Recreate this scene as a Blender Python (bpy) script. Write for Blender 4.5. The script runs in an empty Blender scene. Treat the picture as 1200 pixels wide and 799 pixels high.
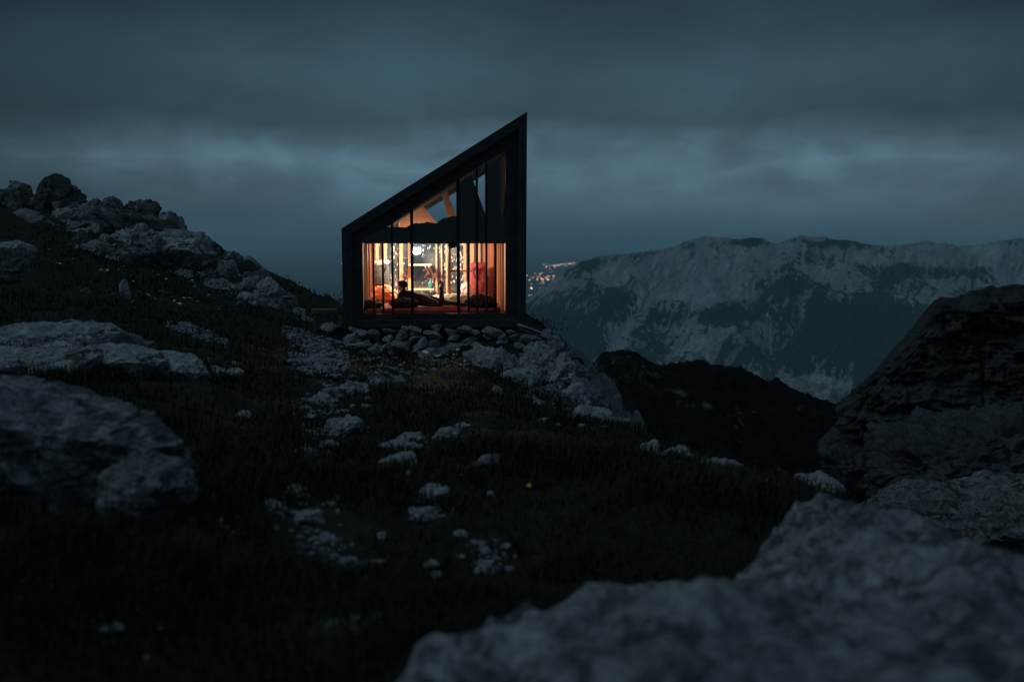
import bpy, bmesh, math, random
import numpy as np
from mathutils import Vector, Matrix, noise as mnoise

R = math.radians
scene = bpy.context.scene
COL = scene.collection

# ------------------------------------------------------------------ camera
F = 1167.0                      # focal length in pixels of the 1200 px wide photograph
PITCH = math.atan(119.5 / F)    # the horizon lies at y = 280
cd = bpy.data.cameras.new('camera')
cam = bpy.data.objects.new('camera', cd)
COL.objects.link(cam)
cd.sensor_width = 36.0
cd.lens = 36.0 * F / 1200.0
cd.clip_start = 0.05
cd.clip_end = 300000.0
cam.location = (0, 0, 0)        # z = 0 is the height of the photographer's lens
cam.rotation_euler = (R(90) - PITCH, 0, 0)
cd.dof.use_dof = True
cd.dof.focus_distance = 19.6
cd.dof.aperture_fstop = 1.3
scene.camera = cam

# ------------------------------------------------------------------ sky
def s2l(r, g, b):
    f = lambda c: (c / 255 / 12.92) if c / 255 <= 0.04045 else ((c / 255 + 0.055) / 1.055) ** 2.4
    return (f(r), f(g), f(b), 1.0)

world = bpy.data.worlds.new('World')
scene.world = world
world.use_nodes = True

class NT:
    """tiny helper to write node trees"""
    def __init__(s, tree):
        s.t = tree
        tree.nodes.clear()
    def n(s, kind, _in=None, **kw):
        nd = s.t.nodes.new(kind)
        for k, v in kw.items():
            setattr(nd, k, v)
        for k, v in (_in or {}).items():
            s.set(nd.inputs[k], v)
        return nd
    def set(s, sock, v):
        if isinstance(v, bpy.types.NodeSocket):
            s.t.links.new(v, sock)
        elif isinstance(v, bpy.types.Node):
            s.t.links.new(v.outputs[0], sock)
        else:
            sock.default_value = v
    def m(s, op, a, b=None, c=None, clamp=False):
        nd = s.t.nodes.new('ShaderNodeMath')
        nd.operation = op
        nd.use_clamp = clamp
        for i, v in enumerate((a, b, c)):
            if v is not None:
                s.set(nd.inputs[i], v)
        return nd.outputs[0]
    def ramp(s, fac, stops, interp='LINEAR'):
        nd = s.t.nodes.new('ShaderNodeValToRGB')
        cr = nd.color_ramp
        cr.interpolation = interp
        while len(cr.elements) < len(stops):
            cr.elements.new(0.5)
        for e, (p, c) in zip(cr.elements, stops):
            e.position = p
            e.color = c if len(c) == 4 else (*c, 1)
        s.set(nd.inputs[0], fac)
        return nd.outputs[0]
    def mix(s, fac, a, b, blend='MIX'):
        nd = s.t.nodes.new('ShaderNodeMix')
        nd.data_type = 'RGBA'
        nd.blend_type = blend
        nd.clamp_factor = True
        s.set(nd.inputs[0], fac)
        s.set(nd.inputs[6], a)
        s.set(nd.inputs[7], b)
        return nd.outputs[2]
    def noise(s, vec, scale, detail=4, rough=0.55, dist=0.0):
        nd = s.n('ShaderNodeTexNoise', {'Scale': scale, 'Detail': detail, 'Roughness': rough, 'Distortion': dist})
        if vec is not None:
            s.set(nd.inputs['Vector'], vec)
        return nd.outputs[0]
    def maprange(s, v, a, b, c=0.0, d=1.0, smooth=True):
        nd = s.t.nodes.new('ShaderNodeMapRange')
        nd.interpolation_type = 'SMOOTHSTEP' if smooth else 'LINEAR'
        for k, x in zip((0, 1, 2, 3, 4), (v, a, b, c, d)):
            s.set(nd.inputs[k], x)
        return nd.outputs[0]

SUN_EL, SUN_AZ = R(42), R(258)     # soft afterglow from behind the photographer, a little to the left

w = NT(world.node_tree)
tc = w.n('ShaderNodeTexCoord')
sep = w.n('ShaderNodeSeparateXYZ', {0: tc.outputs['Generated']})
el = w.m('MULTIPLY', w.m('ARCSINE', sep.outputs[2]), 180 / math.pi)
az = w.m('MULTIPLY', w.m('ARCTAN2', sep.outputs[0], sep.outputs[1]), 180 / math.pi)
cv = w.n('ShaderNodeCombineXYZ', {0: w.m('MULTIPLY', az, 0.07), 1: w.m('MULTIPLY', el, 0.20), 2: 3.7})
n1 = w.noise(cv, 1.0, 5, 0.5, 0.4)
cv2 = w.n('ShaderNodeCombineXYZ', {0: w.m('MULTIPLY', az, 0.13), 1: w.m('MULTIPLY', el, 0.24), 2: 11.3})
n2 = w.noise(cv2, 1.0, 5, 0.55, 0.5)
el2 = w.m('ADD', el, w.m('MULTIPLY', w.m('SUBTRACT', n1, 0.5), 4.2))
fac = w.m('DIVIDE', w.m('ADD', el2, 2.0), 24.0, clamp=True)
def E(d): return (d + 2.0) / 24.0
deck = w.ramp(fac, [
    (E(-1.5), s2l(66, 90, 104)), (E(1.0), s2l(66, 91, 106)), (E(2.8), s2l(69, 94, 110)), (E(4.0), s2l(79, 107, 123)),
    (E(5.2), s2l(68, 93, 106)), (E(6.8), s2l(49, 71, 81)), (E(9.0), s2l(51, 76, 88)), (E(11.5), s2l(42, 63, 74)),
    (E(14.0), s2l(32, 48, 58)), (E(21.0), s2l(31, 47, 58))])
azg = w.ramp(w.m('DIVIDE', w.m('ADD', az, 30.0), 60.0, clamp=True), [
    (0.00, (0.42,) * 3), (0.12, (0.62,) * 3), (0.24, (0.90,) * 3), (0.38, (1.10,) * 3), (0.52, (0.92,) * 3), (0.70, (1.06,) * 3), (0.84, (0.98,) * 3),
    (0.95, (0.76,) * 3), (1.0, (0.6,) * 3)])
low = w.maprange(el, 7.5, 14.0, 1.0, 0.0)
deck = w.mix(1.0, deck, w.mix(low, w.mix(0.12, azg, (1, 1, 1, 1)), azg), 'MULTIPLY')
# streaks of lighter and darker stratus
streak = w.maprange(n2, 0.28, 0.74, 0.84, 1.16)
streak = w.m('ADD', 1.0, w.m('MULTIPLY', w.m('SUBTRACT', streak, 1.0), w.maprange(el, 12.0, 5.0, 0.45, 1.0)))
deck = w.mix(1.0, deck, w.n('ShaderNodeCombineXYZ', {0: streak, 1: streak, 2: streak}), 'MULTIPLY')
cv3 = w.n('ShaderNodeCombineXYZ', {0: w.m('MULTIPLY', az, 0.26), 1: w.m('MULTIPLY', el, 0.55), 2: 5.2})
n3 = w.noise(cv3, 1.0, 4, 0.5, 0.7)
wisp = w.mix(w.m('MULTIPLY', w.maprange(el, 1.5, 3.5), w.maprange(el, 7.5, 5.0)), (1, 1, 1, 1), w.ramp(n3, [(0.30, (0.82,) * 3), (0.5, (0.98,) * 3), (0.70, (1.20,) * 3)]))
deck = w.mix(1.0, deck, wisp, 'MULTIPLY')

# towards the west the open sky below the deck is clear and teal
teal = w.m('MULTIPLY', w.maprange(az, -5.0, -20.0), w.maprange(el2, 3.0, 0.6))
deck = w.mix(w.m('MULTIPLY', teal, 0.85), deck, s2l(38, 66, 81))
deck = w.mix(w.m('MULTIPLY', w.maprange(el, 2.6, 0.0), 0.92), deck, s2l(52, 77, 90))
# overhead and behind the photographer the unseen sky is brightened to light the rocks
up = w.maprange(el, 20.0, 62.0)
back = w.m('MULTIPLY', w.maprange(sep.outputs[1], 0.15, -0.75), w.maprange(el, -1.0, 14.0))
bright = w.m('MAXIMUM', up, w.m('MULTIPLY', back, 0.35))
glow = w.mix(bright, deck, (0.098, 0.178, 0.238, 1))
nish = w.n('ShaderNodeTexSky', sky_type='NISHITA', sun_disc=False, sun_elevation=SUN_EL, sun_rotation=SUN_AZ)
skyb = w.n('ShaderNodeBackground', {0: nish.outputs[0], 1: 0.0012})
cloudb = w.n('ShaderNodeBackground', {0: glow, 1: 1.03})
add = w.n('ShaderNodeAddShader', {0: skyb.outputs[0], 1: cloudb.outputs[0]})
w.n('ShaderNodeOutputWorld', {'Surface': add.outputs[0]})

# ------------------------------------------------------------------ sun (cloud-filtered afterglow)
sd = bpy.data.lights.new('sun', 'SUN')
sd.energy = 0.32
sd.angle = R(18)
sd.color = (0.62, 0.88, 1.0)
sun = bpy.data.objects.new('sun', sd)
COL.objects.link(sun)
sv = Vector((math.sin(SUN_AZ) * math.cos(SUN_EL), math.cos(SUN_AZ) * math.cos(SUN_EL), math.sin(SUN_EL)))
sun.rotation_euler = sv.to_track_quat('Z', 'Y').to_euler()

scene.view_settings.view_transform = 'Standard'
scene.view_settings.look = 'None'
scene.view_settings.exposure = 0.0
scene.view_settings.gamma = 1.0
scene.view_settings.use_curve_mapping = False
cy = scene.cycles
cy.use_denoising = True
cy.max_bounces = 8
cy.diffuse_bounces = 4
cy.glossy_bounces = 3
cy.transmission_bounces = 6
cy.transparent_max_bounces = 16
cy.volume_bounces = 3
cy.sample_clamp_indirect = 3.0
cy.use_adaptive_sampling = True
cy.adaptive_threshold = 0.02

# ------------------------------------------------------------------ projection helpers
CP, SP = math.cos(PITCH), math.sin(PITCH)
def ray(px, py):
    a = (px - 600.0) / F
    b = -(py - 399.5) / F
    return np.array([a, CP + b * SP, -SP + b * CP])
def P(px, py, Y):
    d = ray(px, py)
    return Vector(d * (Y / d[1]))

# ------------------------------------------------------------------ numpy noise
def _hash(ix, iy, iz, seed):
    h = (ix.astype(np.int64) * 374761393 + iy.astype(np.int64) * 668265263 + iz.astype(np.int64) * 2147483647 + seed * 974634777) & 0xFFFFFFFF
    h = ((h ^ (h >> 13)) * 1274126177) & 0xFFFFFFFF
    h = ((h ^ (h >> 16)) * 2246822519) & 0xFFFFFFFF
    return ((h ^ (h >> 15)) & 0xFFFFFF) / float(0xFFFFFF) * 2.0 - 1.0
def vnoise(p, seed=0):
    i = np.floor(p)
    f = p - i
    u = f * f * f * (f * (f * 6 - 15) + 10)
    x, y, z = i[:, 0], i[:, 1], i[:, 2]
    r = 0
    for dx in (0, 1):
        wx = u[:, 0] if dx else 1 - u[:, 0]
        for dy in (0, 1):
            wy = u[:, 1] if dy else 1 - u[:, 1]
            for dz in (0, 1):
                wz = u[:, 2] if dz else 1 - u[:, 2]
                r = r + wx * wy * wz * _hash(x + dx, y + dy, z + dz, seed)
    return r
def fbm(p, octs=4, seed=0, gain=0.5, lac=2.03):
    a, r = 1.0, 0
    for o in range(octs):
        r = r + a * vnoise(p * lac ** o + o * 17.3, seed + o)
        a *= gain
    return r
def ridged(p, octs=4, seed=0, gain=0.5, lac=2.07):
    a, r = 1.0, 0
    for o in range(octs):
        r = r + a * (1 - np.abs(vnoise(p * lac ** o + o * 9.1, seed + o)) * 2)
        a *= gain
    return r
def smooth(e0, e1, x):
    t = np.clip((x - e0) / (e1 - e0), 0, 1)
    return t * t * (3 - 2 * t)

# ------------------------------------------------------------------ object helpers
def np_mesh(name, V, faces, smooth_shade=True):
    """V (n,3); faces (m,k) int array"""
    me = bpy.data.meshes.new(name)
    V = np.asarray(V, np.float32)
    faces = np.asarray(faces, np.int32)
    k = faces.shape[1]
    me.vertices.add(len(V))
    me.vertices.foreach_set('co', V.ravel())
    me.loops.add(faces.size)
    me.loops.foreach_set('vertex_index', faces.ravel())
    me.polygons.add(len(faces))
    me.polygons.foreach_set('loop_start', np.arange(0, faces.size, k, dtype=np.int32))
    me.polygons.foreach_set('loop_total', np.full(len(faces), k, np.int32))
    me.polygons.foreach_set('use_smooth', np.full(len(faces), smooth_shade, bool))
    me.update(calc_edges=True)
    me.validate()
    return me
def link(name, me, mat=None, parent=None):
    o = bpy.data.objects.new(name, me)
    COL.objects.link(o)
    if mat is not None and len(me.materials) == 0:
        me.materials.append(mat)
    if parent is not None:
        o.parent = parent
    return o
def tag(o, label=None, cat=None, group=None, kind=None):
    if label: o['label'] = label
    if cat: o['category'] = cat
    if group: o['group'] = group
    if kind: o['kind'] = kind
    return o
def empty(name, loc, rz=0.0):
    o = bpy.data.objects.new(name, None)
    COL.objects.link(o)
    o.location = loc
    o.rotation_euler = (0, 0, rz)
    o.empty_display_size = 0.2
    return o
def bm_obj(name, bm, mat, parent=None, smooth_shade=False):
    me = bpy.data.meshes.new(name)
    bmesh.ops.recalc_face_normals(bm, faces=bm.faces)
    bm.to_mesh(me)
    bm.free()
    if smooth_shade:
        for p in me.polygons: p.use_smooth = True
    return link(name, me, mat, parent)
def add_box(bm, x0, x1, y0, y1, z0, z1, bev=0.0):
    r = bmesh.ops.create_cube(bm, size=1.0)
    vs = r['verts']
    for v in vs:
        v.co.x = x0 if v.co.x < 0 else x1
        v.co.y = y0 if v.co.y < 0 else y1
        v.co.z = z0 if v.co.z < 0 else z1
    if bev:
        es = list({e for v in vs for e in v.link_edges})
        bmesh.ops.bevel(bm, geom=es, offset=bev, segments=2, affect='EDGES', profile=0.5)
def add_prism(bm, poly, y0, y1):
    """polygon in x,z extruded along y"""
    a = [bm.verts.new((x, y0, z)) for x, z in poly]
    b = [bm.verts.new((x, y1, z)) for x, z in poly]
    bm.faces.new(a)
    bm.faces.new(b[::-1])
    n = len(poly)
    for i in range(n):
        bm.faces.new((a[i], b[i], b[(i + 1) % n], a[(i + 1) % n]))
def add_ring(bm, outer, inner, y0, y1):
    n = len(outer)
    A = [[bm.verts.new((x, y, z)) for x, z in pl] for pl in (outer, inner) for y in (y0, y1)]
    o0, o1, i0, i1 = A
    for k in range(n):
        j = (k + 1) % n
        bm.faces.new((o0[k], o0[j], i0[j], i0[k]))
        bm.faces.new((o1[k], i1[k], i1[j], o1[j]))
        bm.faces.new((o0[k], o1[k], o1[j], o0[j]))
        bm.faces.new((i0[k], i0[j], i1[j], i1[k]))
def add_tube(bm, pts, r, seg=8, r1=None):
    pts = [Vector(p) for p in pts]
    rings = []
    for i, p in enumerate(pts):
        t = (pts[min(i + 1, len(pts) - 1)] - pts[max(i - 1, 0)]).normalized()
        up = Vector((0, 0, 1)) if abs(t.z) < 0.9 else Vector((1, 0, 0))
        a = t.cross(up).normalized()
        b = t.cross(a)
        rr = r if r1 is None else r + (r1 - r) * i / max(1, len(pts) - 1)
        rings.append([bm.verts.new(p + rr * (math.cos(q) * a + math.sin(q) * b)) for q in [2 * math.pi * k / seg for k in range(seg)]])
    for A, B in zip(rings, rings[1:]):
        for k in range(seg):
            bm.faces.new((A[k], A[(k + 1) % seg], B[(k + 1) % seg], B[k]))
    bm.faces.new(rings[0][::-1])
    bm.faces.new(rings[-1])

# ------------------------------------------------------------------ materials
def new_mat(name):
    m = bpy.data.materials.new(name)
    m.use_nodes = True
    return m, NT(m.node_tree)
def rock_mat(name, gain, scale=1.0, moss=0.35, dark=0.45, strata=0.0, lt=0.50):
    m, t = new_mat(name)
    co = t.n('ShaderNodeTexCoord').outputs['Object']
    geo = t.n('ShaderNodeNewGeometry')
    nz = t.n('ShaderNodeSeparateXYZ', {0: geo.outputs['Normal']}).outputs[2]
    big = t.noise(co, 1.1 * scale, 5, 0.6, 0.3)
    mid = t.noise(co, 5.0 * scale, 6, 0.65, 0.6)
    fine = t.noise(co, 38.0 * scale, 5, 0.6)
    cr = t.n('ShaderNodeTexVoronoi', {'Vector': t.n('ShaderNodeVectorMath', {0: co, 1: t.n('ShaderNodeTexNoise', {'Vector': co, 'Scale': 2.5 * scale, 'Detail': 4.0}).outputs[1]}, operation='ADD').outputs[0], 'Scale': 1.6 * scale}, feature='DISTANCE_TO_EDGE').outputs[0]
    crack = t.maprange(cr, 0.0, 0.045, 1.0, 0.0)
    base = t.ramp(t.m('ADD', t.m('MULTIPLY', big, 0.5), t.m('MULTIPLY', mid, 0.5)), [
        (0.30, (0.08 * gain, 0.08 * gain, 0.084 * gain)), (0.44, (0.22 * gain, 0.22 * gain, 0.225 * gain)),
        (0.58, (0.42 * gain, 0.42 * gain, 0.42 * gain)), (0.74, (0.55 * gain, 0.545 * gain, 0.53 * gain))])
    lich = t.maprange(t.m('ADD', t.m('MULTIPLY', t.noise(co, 7.0 * scale, 6, 0.72, 0.8), 0.6), t.m('MULTIPLY', t.noise(co, 1.7 * scale, 4, 0.6, 0.4), 0.4)), lt, lt + 0.09)
    base = t.mix(t.m('MULTIPLY', lich, dark), base, (0.045, 0.047, 0.05, 1))
    base = t.mix(t.m('MULTIPLY', t.m('MULTIPLY', crack, t.maprange(big, 0.42, 0.62)), 0.75), base, (0.03, 0.03, 0.032, 1))
    speck = t.maprange(fine, 0.38, 0.66, 0.72, 1.22)
    base = t.mix(1.0, base, t.n('ShaderNodeCombineXYZ', {0: speck, 1: speck, 2: speck}), 'MULTIPLY')
    if moss:
        mk = t.m('MULTIPLY', t.maprange(nz, 0.35, 0.8), t.maprange(t.noise(co, 2.3 * scale, 6, 0.7, 0.5), 0.60 - 0.16 * moss, 0.68 - 0.16 * moss))
        base = t.mix(mk, base, (0.022, 0.028, 0.014, 1))
    h = t.m('ADD', t.m('MULTIPLY', mid, 0.6), t.m('ADD', t.m('MULTIPLY', fine, 0.2), t.m('MULTIPLY', crack, -0.12)))
    if strata:
        sp = t.n('ShaderNodeSeparateXYZ', {0: co})
        sv_ = t.n('ShaderNodeCombineXYZ', {0: t.m('MULTIPLY', sp.outputs[0], 0.12), 1: t.m('MULTIPLY', sp.outputs[1], 0.12), 2: t.m('MULTIPLY', sp.outputs[2], 1.6)})
        st = t.noise(sv_, 1.0 * scale * strata, 5, 0.6, 0.5)
        h = t.m('ADD', h, t.m('MULTIPLY', st, 0.4))
    bp = t.n('ShaderNodeBump', {'Strength': 0.85, 'Distance': 0.09 / scale, 'Height': h})
    b = t.n('ShaderNodeBsdfPrincipled', {'Base Color': base, 'Roughness': 0.92, 'Specular IOR Level': 0.25, 'Normal': bp.outputs[0]})
    t.n('ShaderNodeOutputMaterial', {'Surface': b.outputs[0]})
    return m
def plain_mat(name, col, rough=0.8, var=0.3, scale=20.0, bump=0.2, spec=0.3, metal=0.0):
    m, t = new_mat(name)
    co = t.n('ShaderNodeTexCoord').outputs['Object']
    n = t.noise(co, scale, 5, 0.6)
    g = t.maprange(n, 0.25, 0.75, 1 - var, 1 + var)
    c = t.mix(1.0, (*col, 1), t.n('ShaderNodeCombineXYZ', {0: g, 1: g, 2: g}), 'MULTIPLY')
    bp = t.n('ShaderNodeBump', {'Strength': bump, 'Distance': 0.02, 'Height': n})
    b = t.n('ShaderNodeBsdfPrincipled', {'Base Color': c, 'Roughness': rough, 'Specular IOR Level': spec, 'Metallic': metal, 'Normal': bp.outputs[0]})
    t.n('ShaderNodeOutputMaterial', {'Surface': b.outputs[0]})
    return m
def wood_mat(name, c0, c1, axis=2, rough=0.6, plank=0.0, spec=0.3):
    m, t = new_mat(name)
    co = t.n('ShaderNodeTexCoord').outputs['Object']
    sc = [38.0, 38.0, 38.0]
    sc[axis] = 1.6
    mp = t.n('ShaderNodeMapping', {'Vector': co, 'Scale': sc})
    n = t.noise(mp.outputs[0], 1.0, 5, 0.6, 0.5)
    n2_ = t.noise(co, 2.2, 3, 0.5)
    c = t.mix(t.maprange(t.m('ADD', t.m('MULTIPLY', n, 0.75), t.m('MULTIPLY', n2_, 0.25)), 0.32, 0.68), (*c0, 1), (*c1, 1))
    h = n
    if plank:
        wv = t.n('ShaderNodeSeparateXYZ', {0: co}).outputs[0 if axis == 2 else 2]
        fr = t.m('FRACT', t.m('DIVIDE', wv, plank))
        gap = t.m('GREATER_THAN', t.m('ABSOLUTE', t.m('SUBTRACT', fr, 0.5)), 0.465)
        c = t.mix(t.m('MULTIPLY', gap, 0.75), c, (0.004, 0.004, 0.004, 1))
        h = t.m('SUBTRACT', n, gap)
    bp = t.n('ShaderNodeBump', {'Strength': 0.35, 'Distance': 0.008, 'Height': h})
    b = t.n('ShaderNodeBsdfPrincipled', {'Base Color': c, 'Roughness': rough, 'Specular IOR Level': spec, 'Normal': bp.outputs[0]})
    t.n('ShaderNodeOutputMaterial', {'Surface': b.outputs[0]})
    return m
def glass_mat(name, drops=False):
    m, t = new_mat(name)
    co = t.n('ShaderNodeTexCoord').outputs['Object']
    tr = t.n('ShaderNodeBsdfTransparent', {0: (0.90, 0.94, 0.95, 1)})
    gl = t.n('ShaderNodeBsdfGlossy', {'Color': (1, 1, 1, 1), 'Roughness': 0.02})
    fr = t.n('ShaderNodeFresnel', {'IOR': 1.45})
    sh = t.n('ShaderNodeMixShader', {0: t.m('MULTIPLY', fr.outputs[0], 0.8), 1: tr.outputs[0], 2: gl.outputs[0]}).outputs[0]
    if drops:
        # rain drops and runs on the outside of the pane catch the lamp light
        mp = t.n('ShaderNodeMapping', {'Vector': co, 'Scale': (1.0, 1.0, 0.55)})
        vo = t.n('ShaderNodeTexVoronoi', {'Vector': mp.outputs[0], 'Scale': 20.0, 'Randomness': 1.0})
        big = t.noise(co, 3.5, 4, 0.6)
        rad = t.maprange(big, 0.35, 0.7, 0.10, 0.50)
        dr = t.m('LESS_THAN', vo.outputs[0], rad)
        mist = t.maprange(t.noise(co, 2.0, 5, 0.65), 0.4, 0.75, 0.02, 0.11)
        df = t.n('ShaderNodeAddShader', {0: t.n('ShaderNodeBsdfDiffuse', {0: (0.8, 0.84, 0.86, 1)}).outputs[0], 1: t.n('ShaderNodeBsdfGlossy', {'Color': (0.25, 0.25, 0.25, 1), 'Roughness': 0.25}).outputs[0]})
        sh = t.n('ShaderNodeMixShader', {0: t.m('MAXIMUM', t.m('MULTIPLY', dr, 0.6), mist), 1: sh, 2: df.outputs[0]}).outputs[0]
    t.n('ShaderNodeOutputMaterial', {'Surface': sh})
    return m
def emit_mat(name, col, strength, sample='FRONT'):
    m, t = new_mat(name)
    e = t.n('ShaderNodeEmission', {0: (*col, 1), 1: strength})
    t.n('ShaderNodeOutputMaterial', {'Surface': e.outputs[0]})
    m.cycles.emission_sampling = sample
    return m

M = {}
M['pale'] = rock_mat('limestone_pale', 0.95, 1.3, moss=0.25, dark=0.65)
M['stone'] = rock_mat('limestone_stone', 0.95, 2.2, moss=0.0, dark=0.75)
M['grey'] = rock_mat('limestone_grey', 0.50, 0.9, moss=0.6, dark=0.75)
M['outcrop'] = rock_mat('limestone_outcrop', 0.78, 0.7, moss=0.8, dark=0.8)
M['crag_pale'] = rock_mat('limestone_crag_pale', 0.95, 0.9, moss=0.35, dark=0.6)
M['crag_dark'] = rock_mat('limestone_crag_dark', 0.40, 0.8, moss=1.0, dark=0.8)
M['near'] = rock_mat('limestone_near', 0.66, 1.5, moss=0.0, dark=0.9, lt=0.465)
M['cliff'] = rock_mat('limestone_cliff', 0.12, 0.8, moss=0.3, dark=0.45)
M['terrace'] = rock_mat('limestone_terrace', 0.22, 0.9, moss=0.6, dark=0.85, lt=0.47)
M['gravel'] = plain_mat('gravel', (0.17, 0.165, 0.175), 0.95, 0.5, 9.0, 0.3)
M['char'] = wood_mat('charcoal_panel', (0.015, 0.013, 0.013), (0.056, 0.050, 0.048), 2, 0.75)
M['char_x'] = wood_mat('charcoal_board', (0.015, 0.013, 0.013), (0.056, 0.050, 0.048), 0, 0.75)
M['black'] = plain_mat('black_metal', (0.008, 0.008, 0.009), 0.6, 0.2, 30, 0.05)
M['dark_shade_wood'] = wood_mat('dark_shaded_loft_wood', (0.010, 0.008, 0.007), (0.020, 0.016, 0.013), 0, 1.0, 0.0, 0.0)  # dark loft boards; on the linings the near-black tone is painted shade
M['rafter'] = wood_mat('brown_rafter', (0.08, 0.032, 0.016), (0.13, 0.055, 0.028), 0, 0.8)
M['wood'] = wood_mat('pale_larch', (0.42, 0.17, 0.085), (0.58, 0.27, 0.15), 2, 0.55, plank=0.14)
M['stud'] = wood_mat('pale_stud', (0.58, 0.32, 0.18), (0.72, 0.45, 0.28), 2, 0.5)
M['floor'] = wood_mat('floor_board', (0.36, 0.19, 0.09), (0.52, 0.30, 0.16), 0, 0.55)
M['bench'] = wood_mat('weathered_bench', (0.09, 0.065, 0.058), (0.20, 0.15, 0.135), 0, 0.8)
M['glass'] = glass_mat('window_glass')
M['wet'] = glass_mat('rain_wet_glass', True)

# ------------------------------------------------------------------ rocks
_ico = {}
def ico(n):
    if n not in _ico:
        bm = bmesh.new()
        bmesh.ops.create_icosphere(bm, subdivisions=n, radius=1.0)
        V = np.array([v.co[:] for v in bm.verts])
        T = np.array([[v.index for v in f.verts] for f in bm.faces])
        bm.free()
        _ico[n] = (V, T)
    return _ico[n]
def rock_verts(seed, size, n=4, planes=9, rough=0.10, extra=(), cut=(0.55, 0.9), strata=0.0, freq=1.0, joint=0.45):
    V, T = ico(n)
    V = V.copy()
    rs = np.random.RandomState(seed)
    pl = []
    for _ in range(planes):
        d = rs.normal(size=3)
        d /= np.linalg.norm(d)
        pl.append((d, rs.uniform(*cut)))
    pl += [(np.array(d) / np.linalg.norm(d), o) for d, o in extra]
    for d, o in pl:
        k = V @ d - o
        V = V - np.maximum(k, 0)[:, None] * d[None] * 0.93
    s = np.array(size)
    W = V * s
    ms = float(np.cbrt(s[0] * s[1] * s[2]))
    q = W / ms * 1.4 * freq + seed * 3.17
    nrm = V / np.maximum(np.linalg.norm(V, axis=1), 1e-6)[:, None]
    amp = rough * ms
    d = fbm(q, 5 if n > 4 else 3, seed, 0.52) * amp
    if n >= 5:
        d -= smooth(0.86, 1.0, 1 - np.abs(vnoise(q * 1.6 + 7.7, seed + 50)) * 2) * amp * joint      # joints
        d += (ridged(q * 2.3, 5, seed + 20, 0.6) - 0.8) * amp * 0.38
    if strata:
        zz = W[:, 2] / strata + 0.5 * vnoise(q * 0.7, seed + 31)
        st = zz - np.floor(zz)
        d += (smooth(0.0, 0.2, st) * (1 - smooth(0.7, 1.0, st)) - 0.5) * strata * 0.22
    return W + nrm * d[:, None], T
def rock(name, loc, size, seed, mat, label, cat='rock', n=5, rz=0.0, group=None, kind=None, rot=(0, 0), **kw):
    V, T = rock_verts(seed, size, n, **kw)
    o = link(name, np_mesh(name, V, T), mat)
    o.location = loc
    o.rotation_euler = (rot[0], rot[1], rz)
    return tag(o, label, cat, group, kind)

# ------------------------------------------------------------------ the knoll: ground height from points read off the photograph
HY = 19.5
CTRL = []
def c(px, py, Y): CTRL.append(tuple(P(px, py, Y)))
def cw(x, y, z): CTRL.append((x, y, z))
for a in [(600, 799, 3.4), (200, 799, 3.3), (0, 799, 3.2), (0, 650, 4.5), (300, 650, 5.0), (600, 650, 5.3), (800, 640, 5.6), (900, 600, 6.4),
          (300, 560, 6.8), (600, 560, 7.0), (800, 566, 7.4), (890, 556, 8.4), (960, 574, 8.6), (300, 500, 9.0), (600, 500, 10), (740, 512, 11.5),
          (450, 500, 9.6), (840, 548, 9.6), (300, 445, 13), (450, 440, 15), (560, 432, 16.2), (660, 492, 14.2), (610, 452, 16.0), (680, 496, 15.0),
          (385, 398, 19), (345, 385, 20), (330, 425, 15), (240, 434, 11.6), (120, 441, 9.6), (0, 444, 9.0), (200, 378, 15.5), (100, 388, 13), (0, 380, 13),
          (0, 325, 17.5), (100, 335, 18), (200, 338, 19.5), (285, 362, 19.5), (0, 240, 25), (100, 245, 26), (200, 285, 25), (280, 335, 23),
          (340, 360, 22), (392, 386, 20.8), (395, 398, 19.4), (450, 420, 18.7), (520, 421, 18.5), (600, 424, 18.4), (-150, 240, 24), (-300, 260, 22),
          (-150, 340, 16), (-250, 420, 10), (-200, 560, 4.4), (60, 612, 4.5), (170, 622, 4.6)]:
    c(*a)
for u in (-3.2, -1.5, 0.3):
    for y in (20.5, 22, 24):
        cw(u, y, -1.80)
for a in [(-3, 28, -3), (0, 27.5, -3.6), (-8, 29, -0.6), (-14, 31, 0.2), (-20, 30, 0), (-3, 34, -8), (-10, 36, -6), (-20, 38, -6), (-30, 30, -2), (3, 23, -4.5), (3, 27, -7),
          (1.6, 19.4, -2.9), (2.2, 18, -4.0), (1.5, 17.2, -3.2), (3.4, 18, -4.8), (5.5, 16, -5.6), (6, 21, -7), (5, 13, -4.8), (4.8, 10, -4.4), (7, 9, -5.6), (4.9, 7.2, -3.6), (4.8, 4.5, -3.0), (8, 5, -4.8), (3.6, 2, -1.9),
          (0, 1, -1.45), (-2, 1, -1.45), (12, 12, -7), (12, 22, -9), (10, 34, -13), (0, 44, -16), (20, 44, -14), (-20, 55, -18), (10, 60, -20), (30, 30, -9), (25, 15, -7), (-40, 20, 1.5),
          (-20, 8, 0.5), (-12, 2, -0.8), (40, 60, -16), (-40, 60, -14)]:
    cw(*a)
CT = np.array(CTRL)
def _tps(d): return np.where(d > 1e-9, d * d * np.log(np.maximum(d, 1e-9)), 0.0)
_n = len(CT)
_D = np.sqrt(((CT[:, None, :2] - CT[None, :, :2]) ** 2).sum(-1))
_A = np.zeros((_n + 3, _n + 3))
_A[:_n, :_n] = _tps(_D) + np.eye(_n) * 0.08
_A[:_n, _n] = 1
_A[:_n, _n + 1:] = CT[:, :2]
_A[_n:, :_n] = _A[:_n, _n:].T
_W = np.linalg.solve(_A, np.concatenate([CT[:, 2], np.zeros(3)]))
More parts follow.
